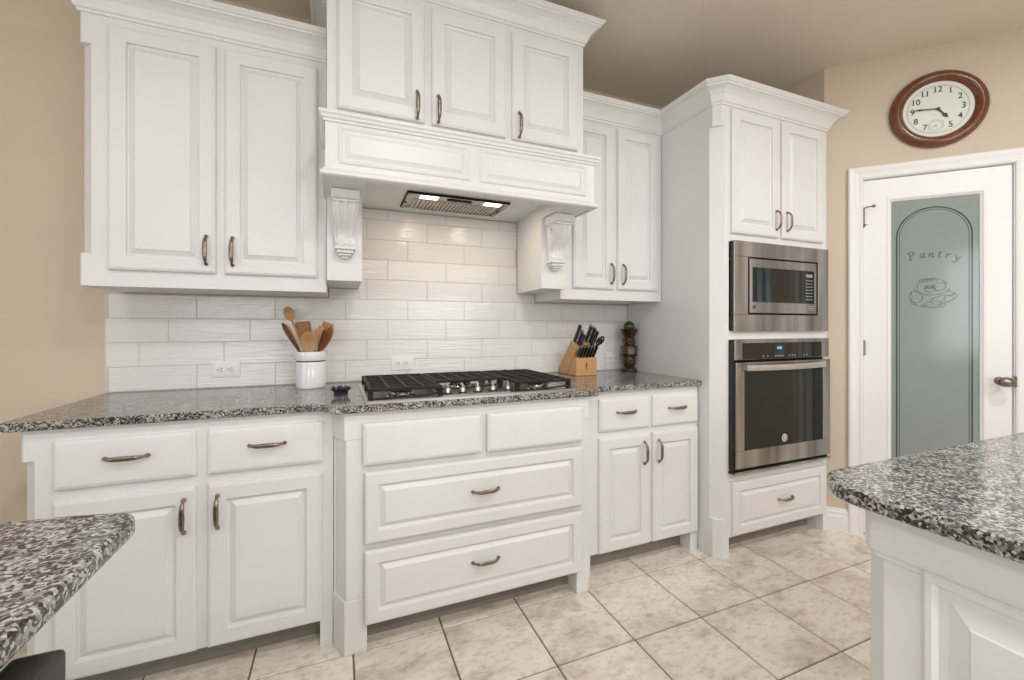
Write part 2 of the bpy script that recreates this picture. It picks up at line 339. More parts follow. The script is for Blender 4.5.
def pull(par, c, axis, out, ln=0.122):
    c, axis, out = Vector(c), Vector(axis), Vector(out); pts = []; rad = []
    for i in range(25):
        t = i/24; q = abs(2*t-1)
        h = 0.0035+0.024*(1-max(0, (q-0.40)/0.60)**1.7) if q > 0.40 else 0.0275
        if q > 0.90: h = 0.004
        pts.append(c+axis*(t-0.5)*ln+out*h)
        if q > 0.97: r = (0.0030, 0.004)
        elif q > 0.86: r = (0.0075, 0.0045)
        elif q > 0.70: r = (0.0045, 0.0042)
        else: r = (0.0085-0.0050*q*q, 0.0045)
        rad.append(r)
    m = MB().tube(pts, rad, 10, flat=out.cross(axis))
    for sgn in (-1, 1): m.tube([c+axis*sgn*ln*0.43-out*0.001, c+axis*sgn*ln*0.43+out*0.006], 0.0052, 10)
    return m.build('handle', 'pewter', par, smooth=50)
CRB = [(0, 0), (0.006, 0), (0.007, 0.010), (0.013, 0.014), (0.016, 0.026), (0.024, 0.046), (0.038, 0.064), (0.054, 0.075), (0.061, 0.077), (0.062, 0.084), (0.069, 0.087), (0.074, 0.094), (0.078, 0.098), (0.078, 0.106), (0, 0.106)]
def crown(par, path, z): return MB().sweep(path, [(o, z+h) for o, h in CRB]).build('crown_moulding', 'white', par)
def footprint(x0, x1, yf, yb, cl=0.0, cr=0.0):
    p = [(x0, yb)]
    p += [(x0, yf+cl), (x0+cl, yf)] if cl else [(x0, yf)]
    p += [(x1-cr, yf), (x1, yf+cr)] if cr else [(x1, yf)]
    return p+[(x1, yb)]
YB = BACK-0.004
OUT = (0, -1, 0); VX = (1, 0, 0); VZ = (0, 0, 1)

# left base cabinet
t = thing('base_cabinet', 'white base cabinet left of the cooktop, two drawers over two doors', 'cabinet', (-0.45, 1.75, 0), 'white base cabinets along the back wall')
m = MB(); c0, c1 = 0.008, 0.034
m.prism(footprint(-0.892, -0.0183, 1.75, YB, c0), 0.79, 0.8868); m.prism(footprint(-0.892, -0.0183, 1.75, YB, c1), 0.10, 0.79)
m.box(-0.892, -0.845, 1.790, 1.86, 0, 0.10); m.box(-0.064, -0.020, 1.75, 1.86, 0, 0.10)
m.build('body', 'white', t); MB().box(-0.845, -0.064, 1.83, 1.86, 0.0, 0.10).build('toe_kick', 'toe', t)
for x0, x1, hx in ((-0.810, -0.447, -0.475), (-0.413, -0.055, -0.380)):
    d = front('drawer', t, x0, x1, 0.697, 0.848, 1.75, SLAB); pull(d, ((x0+x1)/2, 1.73, 0.784), VX, OUT)
    d = front('door', t, x0, x1, 0.104, 0.660, 1.75, DOOR); pull(d, (hx-0.003, 1.73, 0.568), VZ, OUT)

# cooktop base cabinet, stepped forward
t = thing('base_cabinet', 'white wide base cabinet under the cooktop with two deep panelled drawers', 'cabinet', (0.55, 1.66, 0), 'white base cabinets along the back wall')
m = MB()
m.box(0.0975, 0.9925, 1.6625, 1.745, 0.10, 0.8868); m.box(-0.016, 1.083, 1.745, YB, 0.10, 0.8868); m.build('body', 'white', t)
pl = lambda c, e: [(-0.018+c-e, 1.7497), (-0.018+c-e, 1.735), (0.019+c*0.7, 1.66+c*0.2-e), (0.098, 1.66+c*0.2-e), (0.098, 1.7497)]
pr = lambda c, e: [(1.085-c+e, 1.747), (1.085-c+e, 1.735), (1.055-c*0.7, 1.66+c*0.2-e), (0.992, 1.66+c*0.2-e), (0.992, 1.747)]
for f in (pl, pr):
    MB().prism(f(0.0, 0), 0, 0.198).build('post_base', 'white', t, bevel=0.003); MB().prism(f(0.010, 0), 0.198, 0.785).build('post_shaft', 'white', t); MB().prism(f(0.0, 0), 0.785, 0.8868).build('post_cap', 'white', t, bevel=0.003)
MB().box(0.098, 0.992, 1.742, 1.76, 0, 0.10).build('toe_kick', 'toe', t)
front('false_drawer_front', t, 0.083, 0.537, 0.692, 0.845, 1.656, SLAB); front('false_drawer_front', t, 0.563, 1.014, 0.690, 0.845, 1.656, SLAB)
for z0, z1, hz_ in ((0.402, 0.665, 0.545), (0.106, 0.376, 0.261)):
    d = front('drawer', t, 0.088, 1.010, z0, z1, 1.656, DRAW); pull(d, (0.552, 1.636, hz_-0.004), VX, OUT)

# right base cabinet
t = thing('base_cabinet', 'white narrow base cabinet between the cooktop drawers and the tall oven cabinet', 'cabinet', (1.46, 1.75, 0), 'white base cabinets along the back wall')
m = MB(); m.box(1.087, 1.797, 1.75, YB, 0.10, 0.8868); m.box(1.746, 1.797, 1.75, 1.86, 0, 0.10); m.box(1.087, 1.12, 1.75, 1.86, 0, 0.10); m.build('body', 'white', t)
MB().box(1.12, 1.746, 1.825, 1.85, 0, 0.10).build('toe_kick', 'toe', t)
for x0, x1, hx in ((1.164, 1.464, 1.413), (1.486, 1.786, 1.512)):
    d = front('drawer', t, x0, x1, 0.693, 0.849, 1.75, SLAB); pull(d, ((x0+x1)/2+0.002, 1.73, 0.782), VX, OUT)
    d = front('door', t, x0, x1, 0.104, 0.660, 1.75, DOOR); pull(d, (hx+(0.012 if hx < 1.45 else 0.004), 1.73, 0.568), VZ, OUT)

# tall oven cabinet
TXR = 2.672
t = thing('oven_cabinet', 'tall white cabinet housing the microwave and wall oven', 'cabinet', (2.23, 1.625, 0))
m = MB(); YF = 1.625
OPEN = [(0.455, 1.132), (1.182, 1.648)]                       # recesses for the oven and the microwave
m.prism(footprint(1.803, 1.884, YF, YB, 0.05), 0.20, 2.245)
m.prism(footprint(1.803, 1.884, YF, YB, 0.03), 0.0, 0.20); m.prism(footprint(1.803, 1.884, YF, YB, 0.03), 2.245, 2.45)
m.box(2.640, TXR, YF, YB, 0.0, 2.45); m.box(1.884, 2.640, 1.95, YB, 0.0, 2.45)
for z0, z1 in ((0.10, 0.455), (1.132, 1.182), (1.648, 2.45)): m.box(1.884, 2.640, YF, 1.95, z0, z1)
m.build('body', 'white', t); MB().box(1.884, 2.640, 1.715, 1.735, 0, 0.10).build('toe_kick', 'toe', t)
for x0, x1, hx in ((1.893, 2.246, 2.215), (2.272, 2.622, 2.302)):
    d = front('door', t, x0, x1, 1.690, 2.338, YF, DOOR); pull(d, (hx, YF-0.02, 1.782), VZ, OUT, 0.112)
d = front('drawer', t, 1.899, 2.640, 0.111, 0.388, YF, DRAW); pull(d, (2.285, YF-0.02, 0.258), VX, OUT)
crown(t, [(1.803, 2.028), (1.803, YF+0.03), (1.833, YF), (TXR, YF), (TXR, 1.64)], 2.352)

# left upper cabinet
t = thing('upper_cabinet', 'white two-door wall cabinet left of the range hood', 'cabinet', (-0.45, 2.03, 1.352), 'white wall cabinets on the back wall')
m = MB(); YU = 2.03
m.prism(footprint(-0.875, -0.049, YU, YB, 0.006), 1.352, 1.472); m.prism(footprint(-0.875, -0.049, YU, YB, 0.034), 1.472, 2.242); m.prism(footprint(-0.875, -0.049, YU, YB, 0.006), 2.242, 2.43)
m.build('body', 'white', t)
for x0, x1, hx in ((-0.789, -0.454, -0.483), (-0.424, -0.085, -0.395)):
    d = front('door', t, x0, x1, 1.413, 2.318, YU, DOOR); pull(d, (hx, YU-0.02, 1.503), VZ, OUT)
crown(t, [(-0.875, YB-0.002), (-0.875, YU), (-0.049, YU)], 2.352)

# right upper cabinet
t = thing('upper_cabinet', 'white two-door wall cabinet between the range hood and the tall oven cabinet', 'cabinet', (1.46, 2.03, 1.352), 'white wall cabinets on the back wall')
MB().box(1.111, 1.797, YU, YB, 1.352, 2.43).build('body', 'white', t)
for x0, x1, hx in ((1.184, 1.448, 1.422), (1.476, 1.756, 1.503)):
    d = front('door', t, x0, x1, 1.413, 2.332, YU, DOOR); pull(d, (hx+0.003, YU-0.02, 1.500), VZ, OUT)
crown(t, [(1.111, YU), (1.801, YU)], 2.3515)

# range hood cabinet with apron, ledges, pilasters and corbels
t = thing('range_hood', 'white cabinet range hood with three doors and carved corbels above the cooktop', 'range hood', (0.53, 1.8, 1.40))
YH = 1.79; HX0, HX1 = -0.042, 1.105
MB().box(HX0, HX1, YH, YB, 2.455, 2.60).box(HX0, HX1, YH, YB, 1.995, 2.455).build('body', 'white', t)
m = MB(); m.box(-0.046, 1.124, 1.722, 1.75, 1.775, 1.99); m.box(-0.046, 0.098, 1.75, 2.024, 1.762, 1.99); m.prism([(0.970, 1.75), (1.110, 1.75), (1.110, 2.024), (0.972, 2.024)], 1.762, 1.99); m.box(1.110, 1.124, 1.75, 2.024, 1.775, 1.99)
m.prism([(0.098, 1.75), (0.970, 1.75), (0.972, 2.024), (0.994, YB), (0.098, YB)], 1.826, 1.99); m.box(-0.047, 0.098, 2.024, YB, 1.762, 1.99); m.prism([(0.972, 2.024), (1.109, 2.024), (1.109, YB), (0.994, YB)], 1.762, 1.99)
m.box(0.098, 0.970, 1.722, 1.75, 1.762, 1.776); m.box(-0.046, 0.098, 1.722, 1.75, 1.762, 1.776); m.box(0.970, 1.124, 1.722, 1.75, 1.762, 1.776)
m.build('apron', 'white', t)
LED = [(0, 0), (0.006, 0), (0.008, 0.008), (0.014, 0.012), (0.016, 0.02), (0.022, 0.026), (0.022, 0.036), (0, 0.036)]
rim = [(-0.046, 2.02), (-0.046, 1.722), (1.124, 1.722), (1.124, 2.02)]
MB().sweep(rim, [(o, 1.966+h) for o, h in LED]).build('ledge_moulding', 'white', t)
MB().sweep(rim, [(0, 1.763), (0.012, 1.763), (0.018, 1.768), (0.018, 1.779), (0.010, 1.783), (0.006, 1.792), (0, 1.794)]).build('lower_moulding', 'white', t)
APR = [(0, 0), (0, 0.004), (0.005, 0.0065), (0.011, 0.0045), (0.015, 0.001), (0.022, 0.001), (0.036, 0.0075), (0.038, 0.009)]
for x0, x1 in ((0.000, 0.510), (0.556, 1.078)):
    MB().panel((x0, 1.722, 1.815), VX, VZ, OUT, x1-x0, 0.140, APR).build('apron_panel', 'white', t)
for x0, x1, hx in ((-0.004, 0.332, 0.300), (0.362, 0.696, 0.388), (0.727, 1.069, 0.757)):
    d = front('door', t, x0, x1, 2.050, 2.540, YH, DOOR); pull(d, (hx, YH-0.02, 2.114), VZ, OUT)
MB().sweep([(HX0, YB-0.002), (HX0, YH), (HX1, YH), (HX1, YB-0.002)], [(o, 2.566+h*0.96) for o, h in CRB]).build('crown_moulding', 'white', t)
for x0, x1, cx in ((-0.046, 0.095, 0.026), (0.968, 1.108, 1.039)):
    MB().prism([(x0, 1.97), (x1, 1.97), (x1, YB-0.004), (x0 if x0 < 0.5 else x0+0.026, YB-0.004)], 1.400, 1.762).build('pilaster', 'white', t)
    k = MB(); k.box(cx-0.054, cx+0.054, 1.846, 1.97, 1.722, 1.760); k.prism([(cx-0.050, 1.97), (cx-0.050, 1.853), (cx+0.050, 1.853), (cx+0.050, 1.97)], 1.712, 1.722)
    co = k.build('corbel', 'white', t, bevel=0.003)
    rows = []; NZ, NX = 30, 36                                # fluted S-scroll
    for i in range(NZ+1):
        q = i/NZ; z = 1.714-0.176*q
        d = 0.106-0.064*q**0.8+0.017*math.sin(q*PI*2.0) + (0.018*math.exp(-((q-0.93)/0.07)**2))
        w = 0.046-0.010*q
        row = []
        for j in range(NX+1):
            a = -1+2*j/NX; fl = 0.0075*math.cos(a*PI*3.0)*(1-0.45*q) if abs(a) < 0.96 else -0.004
            row.append((cx+a*w, 1.97-d-fl, z))
        rows.append([(cx-w, 1.97, z)]+row+[(cx+w, 1.97, z)])
    MB().rings(rows).build('scroll', 'white', co, smooth=60)
    sc = MB()
    for sx in (-1, 1):                                        # volutes on both cheeks
        pts = []; 
        for i in range(40):
            q = i/39; a = q*PI*2.6; r = 0.020*(1-0.75*q)
            pts.append((cx+sx*0.0465, 1.905+r*math.cos(a)*0.9, 1.690+r*math.sin(a)))
        sc.tube(pts, 0.0042, 8)
        pts = [(cx+sx*(0.046-0.010*q), 1.97-(0.106-0.064*q**0.8+0.017*math.sin(q*PI*2.0))+0.010, 1.714-0.176*q) for q in [i/20 for i in range(21)]]
        sc.tube(pts, 0.0048, 8)
    sc.build('volute', 'white', co, smooth=60)
    dr = MB(); 
    for w, d, z0, z1 in ((0.042, 0.060, 1.526, 1.540), (0.034, 0.050, 1.512, 1.526), (0.026, 0.040, 1.502, 1.512), (0.016, 0.030, 1.492, 1.502)): dr.box(cx-w, cx+w, 1.97-d, 1.97, z0, z1)
    dr.build('drop', 'white', co, bevel=0.004)

# hood vent insert
t = thing('range_vent', 'steel range vent insert with two lit lamps under the white hood', 'vent', (0.547, 2.115, 1.826))
vx0, vx1, vy0, vy1, vz = 0.297, 0.797, 1.985, 2.245, 1.8255
m = MB(); b = 0.014
for a in ((vx0, vx1, vy0, vy0+b), (vx0, vx1, vy1-b, vy1), (vx0, vx0+b, vy0+b, vy1-b), (vx1-b, vx1, vy0+b, vy1-b)): m.box(*a, vz-0.010, vz)
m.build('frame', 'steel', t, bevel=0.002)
MB().box(vx0-0.003, vx1+0.003, vy0-0.004, vy0-0.0005, vz-0.011, vz).box(vx0-0.004, vx0-0.0005, vy0, vy1, vz-0.009, vz).box(vx1+0.0005, vx1+0.004, vy0, vy1, vz-0.009, vz).build('gasket', 'gap', t)
MB().box(vx0+b, vx1-b, vy0+b, vy0+0.085, vz-0.006, vz-0.001).build('lamp_panel', 'steel', t)
fl = MB()
for i in range(22):
    x = vx0+b+0.03+i*(vx1-vx0-2*b-0.06)/21.5; fl.box(x, x+0.012, vy0+0.088, vy1-b-0.004, vz-0.008, vz-0.001)
fl.build('filter', 'baffle', t)
MB().box(vx0+b, vx1-b, vy0+0.085, vy1-b, vz-0.002, vz-0.0005).build('filter_tray', 'baffle', t)
for lx in (vx0+0.105, vx1-0.075):
    MB().box(lx-0.042, lx+0.042, vy0+0.022, vy0+0.070, vz-0.0085, vz-0.006).build('lamp', 'lamp', t)
MB().prism([(x, y) for x, y in arc(0.60, vy0+0.047, 0.014, -90, 90)+arc(0.502, vy0+0.047, 0.014, 90, 270)], vz-0.0095, vz-0.006).build('control_strip', 'gap', t)
for px, py in ((vx0+0.008, vy0+0.15), (vx1-0.008, vy0+0.15)): MB().lathe((px, py, vz-0.014), [(0.007, 0), (0.008, 0.002), (0.008, 0.004)], 12).build('clip', 'black', t)
for lx in (vx0+0.105, vx1-0.075):
    area('hood_lamp_light', (lx, vy0+0.046, vz-0.012), (0, 0, 0), 0.08, 0.045, 0.55, (1.0, 0.86, 0.68))

# ------------------------------------------------------------------ worktops
def slab(name, poly, label, z1=0.915, th=0.028):
    o = MB().prism(poly, z1-th, z1).build(name, 'granite', bevel=0.007, seg=3)
    cx = sum(p[0] for p in poly)/len(poly); cy = sum(p[1] for p in poly)/len(poly)
    # keep object-space grain: origin stays near the base of the slab
    return tag(base_to(o, (cx, cy, z1-th)), label, 'countertop', 'granite countertops')
poly = [(-0.935, BACK-0.0065), (-0.935, 1.76)]+arc(-0.900, 1.755, 0.035, 180, 270, 6)+[(-0.085, 1.720), (-0.060, 1.712)]+[(-0.022, 1.640), (-0.008, 1.632)]+[(1.082, 1.632), (1.096, 1.640)]+[(1.134, 1.712), (1.155, 1.720), (1.8, 1.720), (1.8, BACK-0.0065)]
slab('countertop', poly, 'long grey speckled granite countertop along the back wall under the tiles')
poly = [(-1.9, 0.862), (-0.46, 0.862), (-0.37, 0.850)]+arc(-0.327, 0.795, 0.045, 80, 0, 6)+[(-0.282, -1.0), (-1.9, -1.0)]
slab('countertop', poly, 'grey granite counter corner in the left foreground')
poly = [(2.3, 0.548)]+arc(0.930, 0.448, 0.100, 90, 180, 10)+[(0.830, -1.2), (2.3, -1.2)]
slab('countertop', poly, 'grey granite island counter in the right foreground')

# right island
t = thing('island_cabinet', 'white panelled island cabinet below the right foreground granite', 'cabinet', (0.86, -0.3, 0))
m = MB(); fp = lambda c: [(0.862, -1.1), (0.862, 0.466-c), (0.862+c*0.8, 0.466), (2.2, 0.466), (2.2, -1.1)]
m.prism(fp(0.014), 0.812, 0.8868); m.prism(fp(0.022), 0.803, 0.812); m.prism(fp(0.034), 0.0, 0.803); m.build('body', 'white', t, bevel=0.002)
PAN = [(0, 0), (0, 0.004), (0.004, 0.007), (0.012, 0.007), (0.018, 0.001), (0.030, 0.001), (0.055, 0.008), (0.058, 0.010)]
for y1, y0 in ((0.378, -0.30), (-0.40, -1.02)):
    MB().panel((0.862, y1, 0.12), (0, -1, 0), VZ, (-1, 0, 0), y1-y0, 0.694, PAN).build('side_panel', 'white', t)
# left run
t = thing('base_cabinet', 'white base cabinet below the left foreground granite counter', 'cabinet', (-1.1, -0.2, 0))
MB().box(-1.85, -0.905, -0.95, 0.555, 0.0, 0.8868).box(-0.905, -0.315, -0.95, -0.035, 0.0, 0.8868).build('body', 'white', t)
MB().panel((-1.8, 0.555, 0.10), VX, VZ, (0, 1, 0), 0.85, 0.75, DOOR).build('side_panel', 'white', t)
t = thing('dishwasher', 'black appliance front edge poking out under the left granite counter', 'dishwasher', (-0.58, 0.27, 0))
MB().box(-0.90, -0.300, -0.030, 0.560, 0.02, 0.870).build('body', 'black', t, bevel=0.004)
MB().box(-0.298, -0.255, -0.028, 0.572, 0.12, 0.876).build('door', 'black', t, bevel=0.006, seg=3)
MB().box(-0.88, -0.33, -0.02, 0.55, 0.0, 0.02).build('toe_panel', 'black', t)

# ------------------------------------------------------------------ cooktop
t = thing('cooktop', 'stainless gas cooktop with black cast iron grates and five front knobs', 'cooktop', (0.545, 1.92, 0.9152))
cz = 0.9155; X0, X1, Y0, Y1 = 0.092, 0.986, 1.655, 2.190
MB().panel((X0, Y0, cz), VX, (0, 1, 0), VZ, X1-X0, Y1-Y0, [(0, 0), (0, 0.005), (0.004, 0.009), (0.014, 0.010), (0.024, 0.005), (0.03, 0.004)]).build('tray', 'brightsteel', t)
for bx, by, r in ((0.245, 1.79, 0.042), (0.245, 2.05, 0.035), (0.55, 2.00, 0.055), (0.85, 1.79, 0.038), (0.85, 2.05, 0.045)):
    bb = MB().lathe((bx-0.006, by, cz+0.004), [(r*1.35, 0), (r*1.3, 0.004), (r*0.95, 0.007), (r*0.9, 0.016), (0, 0.016)], 24).build('burner', 'chrome', t, smooth=50)
    MB().lathe((bx-0.006, by, cz+0.0205), [(r, 0), (r*1.02, 0.004), (r*0.9, 0.008), (0, 0.009)], 24).build('burner_cap', 'iron', bb, smooth=50)
def grate(x0, x1, y0, y1, nx, ny, z=0.052):
    m = MB(); w = 0.0065; h = 0.013
    def bar(ax, ay, bx, by, dz=0):
        d = Vector((bx-ax, by-ay)).normalized(); n = Vector((-d.y, d.x))*w
        m.prism([(ax+n.x, ay+n.y), (ax-n.x, ay-n.y), (bx-n.x, by-n.y), (bx+n.x, by+n.y)], cz+z-h+dz, cz+z+dz)
    for x in (x0, x1): bar(x, y0, x, y1, -0.002)
    bar(x0, y1, x1, y1, -0.002); bar(x0, y0, x1, y0, 0)
    for i in range(1, nx): x = x0+(x1-x0)*i/nx; bar(x, y0, x, y1)
    for j in range(1, ny): y = y0+(y1-y0)*j/ny; bar(x0, y, x1, y, -0.003)
    for x in (x0, x1):
        for y in (y0+0.012, (y0+y1)/2, y1): m.prism([(x-0.009, y-0.009), (x+0.009, y-0.009), (x+0.009, y+0.009), (x-0.009, y+0.009)], cz+0.006, cz+z-0.004)
    pts = [(x0+(x1-x0)*i/12, y0-0.006, cz+0.0125+0.012*(i/12)**3) for i in range(13)]; m.tube(pts, 0.0042, 6)   # bowed lower front rail
    return m.build('grate', 'iron', t, bevel=0.002)
grate(0.112, 0.380, 1.685, 2.165, 4, 9); grate(0.402, 0.700, 1.845, 2.165, 5, 6); grate(0.717, 0.968, 1.685, 2.165, 4, 9)
for kx in (0.425, 0.490, 0.558, 0.628, 0.700):
    ky = 1.760
    k = MB().lathe((kx, ky, cz+0.004), [(0.020, 0), (0.020, 0.004), (0.016, 0.006), (0.0, 0.006)], 20).build('knob', 'black', t, smooth=40)
    MB().lathe((kx, ky, cz+0.010), [(0.0135, 0), (0.013, 0.013), (0.010, 0.017), (0, 0.018)], 18).tube([(kx-0.001, ky+0.002, cz+0.022), (kx+0.001, ky, cz+0.036), (kx-0.003, ky-0.003, cz+0.043), (kx-0.011, ky-0.006, cz+0.045)], [0.006, 0.006, 0.0055, 0.004], 8).build('knob_lever', 'knobsteel', k, smooth=50)

# ------------------------------------------------------------------ wall appliances
def text(s, size, T, name, m, par, ext=0.0004, shear=0.0, space=1.0, bold=0.0):
    cu = bpy.data.curves.new(name, 'FONT'); cu.body = s; cu.size = size; cu.extrude = ext; cu.align_x = 'CENTER'; cu.align_y = 'CENTER'; cu.shear = shear; cu.offset = bold; cu.space_character = space
    ob = bpy.data.objects.new(name, cu); COL.objects.link(ob); dg = bpy.context.evaluated_depsgraph_get(); me = bpy.data.meshes.new_from_object(ob.evaluated_get(dg))
    bpy.data.objects.remove(ob); vs = [T(v.co) for v in me.vertices]; fs = [tuple(p.vertices) for p in me.polygons]; bpy.data.meshes.remove(me)
    b = MB(); b.v = [tuple(v) for v in vs]; b.f = fs
    return b if par is None else b.build(name, m, par)
t = thing('microwave', 'stainless steel built-in microwave with dark window above the wall oven', 'microwave', (2.268, 1.62, 1.175))
fx0, fx1, fz0, fz1, fy = 1.897, 2.656, 1.176, 1.652, 1.604
ix0, ix1, iz0, iz1 = 2.000, 2.566, 1.266, 1.571
m = MB()
for a, b, c, d in ((fx0, fx1, iz1, fz1), (fx0, fx1, fz0, iz0), (fx0, ix0, iz0, iz1), (ix1, fx1, iz0, iz1)): m.box(a, b, fy, 1.6245, c, d)
m.build('trim_frame', 'steel', t, bevel=0.002)
MB().box(fx0-0.006, fx0-0.0005, fy+0.004, 1.6245, fz0+0.004, fz1-0.004).build('frame_return', 'black', t)
MB().box(ix0, ix1, 1.622, 1.90, iz0, iz1).build('body', 'gap', t)
e = 0.009; a0, a1, b0, b1 = ix0+e, ix1-e-0.012, iz0+e, iz1-e
w0, w1, wz0, wz1 = a0+0.020, a1-0.016, b0+0.058, b1-0.045
m = MB()
for a, b, c, d in ((a0, a1, wz1, b1), (a0, a1, b0, wz0), (a0, w0, wz0, wz1), (w1, a1, wz0, wz1)): m.box(a, b, 1.601, 1.622, c, d)
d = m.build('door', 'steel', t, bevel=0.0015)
MB().box(w0, w1-0.085, 1.606, 1.621, wz0, wz1).build('window', 'glassblk', d)
cp = MB().box(w1-0.083, w1, 1.606, 1.621, wz0, wz1).build('control_panel', 'glassblk', t)
MB().box(w1-0.068, w1-0.014, 1.6052, 1.606, wz1-0.035, wz1-0.018).build('display', 'grey', cp)
for r in range(7):
    for c in range(3): x = w1-0.068+c*0.020; z = wz1-0.056-r*0.018; MB().box(x, x+0.014, 1.6054, 1.606, z, z+0.005).build('touch_key', 'grey', cp)
MB().box(a0+0.022, a0+0.040, 1.6004, 1.601, b0+0.020, b0+0.040).build('badge', 'red', d)
pp = MB(); 
for r, (xa, xb) in enumerate(((0.075, 0.02), (0.068, 0.02), (0.060, 0.02))): pp.box(a1-xa, a1-xb, 1.6006, 1.601, b0+0.040-r*0.010, b0+0.043-r*0.010)
pp.build('printed_lines', 'grey', d)

t = thing('oven', 'stainless steel wall oven with dark glass door below the microwave', 'oven', (2.268, 1.62, 0.44))
ox0, ox1 = 1.893, 2.647
MB().box(1.888, 2.636, 1.626, 1.94, 0.462, 1.128).build('body', 'gap', t)
MB().box(1.882, ox0-0.0005, 1.600, 1.6245, 0.460, 1.133).build('side_trim', 'black', t)
cp = MB().box(ox0, ox1, 1.596, 1.6255, 1.027, 1.136).build('control_panel', 'steel', t, bevel=0.003)
cg = MB().box(ox0+0.058, ox1-0.070, 1.5935, 1.596, 1.031, 1.116).build('control_glass', 'glassblk', cp)
MB().box(2.185, 2.262, 1.593, 1.5935, 1.052, 1.108).build('display_bezel', 'black', cp)
dd = text('12:45', 0.024, lambda v: (2.224+v[0], 1.5925-v[2], 1.088+v[1]), 'x', None, None) if False else MB()
for i, dx in enumerate((-0.014, -0.004, 0.006, 0.016)): dd.box(2.224+dx-0.0035, 2.224+dx+0.0035, 1.5926, 1.593, 1.080, 1.094)
dd.build('display_digits', 'display', cp)
for x in (2.095, 2.130, 2.19, 2.204, 2.218, 2.232, 2.248, 2.30, 2.322, 2.345, 2.42, 2.445):
    MB().box(x, x+0.009, 1.593, 1.5935, 1.040, 1.046).box(x+0.003, x+0.005, 1.593, 1.5935, 1.046, 1.052).build('touch_key', 'grey', cp)
gx0, gx1, gz0, gz1 = ox0+0.062, ox1-0.062, 0.556, 0.998
m = MB(); dz0, dz1 = 0.464, 1.015
for a, b, c, d in ((ox0, ox1, gz1, dz1), (ox0, ox1, dz0, gz0), (ox0, gx0, gz0, gz1), (gx1, ox1, gz0, gz1)): m.box(a, b, 1.588, 1.6255, c, d)
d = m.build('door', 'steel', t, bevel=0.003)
MB().box(gx0, gx1, 1.591, 1.6245, gz0, gz1).build('window', 'glassblk', d)
hd = MB(); pts = [(gx0-0.010+(gx1-gx0-0.008)*i/20, 1.568-0.014*math.sin(PI*i/20), 0.988-0.002*math.sin(PI*i/20)) for i in range(21)]
hd.tube(pts, [(0.0155, 0.007)]*21, 12, flat=(0, 0, 1))
for x in (gx0-0.004, gx1-0.024): hd.box(x-0.006, x+0.006, 1.566, 1.588, 0.978, 0.998)
hd.build('handle', 'brightsteel', d, smooth=50)
ex, ez = 2.262, 0.594                                          # round emblem decal at the foot of the glass
em = MB().lathe((ex, 1.591, ez), [(0.021, 0), (0.021, 0.0006), (0, 0.0006)], 28, axis=OUT).build('emblem', 'plastic', d)
ek = MB().lathe((ex, 1.5903, ez), [(0.0165, 0), (0.0165, 0.0003), (0.0145, 0.0003), (0.0145, 0)], 28, axis=OUT, ring=True)
ek.tube([(ex+0.009*math.cos(a), 1.590, ez+0.009*math.sin(a)) for a in [0.6+i*0.45 for i in range(12)]], 0.0016, 6); ek.tube([(ex+0.003, 1.590, ez), (ex+0.009, 1.590, ez), (ex+0.009, 1.590, ez-0.006)], 0.0015, 6)
ek.build('emblem_ring', 'ink', em)
sg = MB().tube([(2.262+0.010*math.cos(a), 1.5878, 0.512+0.006*math.sin(a)) for a in [i*0.5 for i in range(11)]], 0.0012, 6).tube([(2.274, 1.5878, 0.506), (2.279, 1.5878, 0.516), (2.284, 1.5878, 0.510), (2.292, 1.5878, 0.512)], 0.0012, 6)
sg.build('script_mark', 'grey', d)
MB().box(ox0-0.016, ox1, 1.590, 1.6245, 0.4405, 0.448).box(ox0-0.004, ox1-0.006, 1.604, 1.6245, 0.448, 0.463).build('vent_trim', 'black', t)
MB().box(ox0-0.012, ox1, 1.585, 1.590, 0.4405, 0.450).build('drip_trim', 'steel', t)

# ------------------------------------------------------------------ pantry door
do = MB(W); s0, s1, dz1 = 0.1885, 0.8075, 2.046; gs0, gs1, gz0, gz1 = 0.305, 0.699, 0.26, 1.925
for a, b, c, d in ((s0, gs0, 0.008, dz1), (gs1, s1, 0.008, dz1), (gs0, gs1, gz1, dz1), (gs0, gs1, 0.008, gz0)): do.box(a, b, -0.042, -0.006, c, d)
door = struct(do.build('door_1', 'trimwhite'))
bd = MB(W).sweep([(gs0, gz0), (gs0, gz1), (gs1, gz1), (gs1, gz0), (gs0, gz0)], [(0.012, -0.014), (0.006, -0.010), (0, -0.004), (-0.007, -0.003), (-0.010, -0.0045), (-0.010, -0.008), (0.012, -0.018)], lambda a, b, c: (a, c, b)); bd.build('glazing_bead', 'trimwhite', door)
pn = MB(W).box(gs0, gs1, -0.024, -0.018, gz0, gz1).build('glass_pane', 'pane', door)
et = MB(W); NE = -0.0176
def line(pts, r): et.tube([(a, NE, b) for a, b in pts], [(r, 0.0004)]*len(pts), 6, flat=(math.nan, 0, 0) if False else None)
def ribbon(pts, r):     # flat etched stroke lying on the pane
    pts = [Vector(p) for p in pts]; k = len(pts); rows = []
    for i, p in enumerate(pts):
        d = (pts[min(i+1, k-1)]-pts[max(i-1, 0)]); d = d.normalized() if d.length > 1e-9 else Vector((1, 0)); n = Vector((-d.y, d.x))*(r[i] if hasattr(r, '__len__') else r)
        rows.append([(p.x+n.x, NE, p.y+n.y), (p.x-n.x, NE, p.y-n.y), (p.x-n.x, NE+0.0004, p.y-n.y), (p.x+n.x, NE+0.0004, p.y+n.y)])
    et.rings(rows)
sc_, R0 = 0.500, 0.158
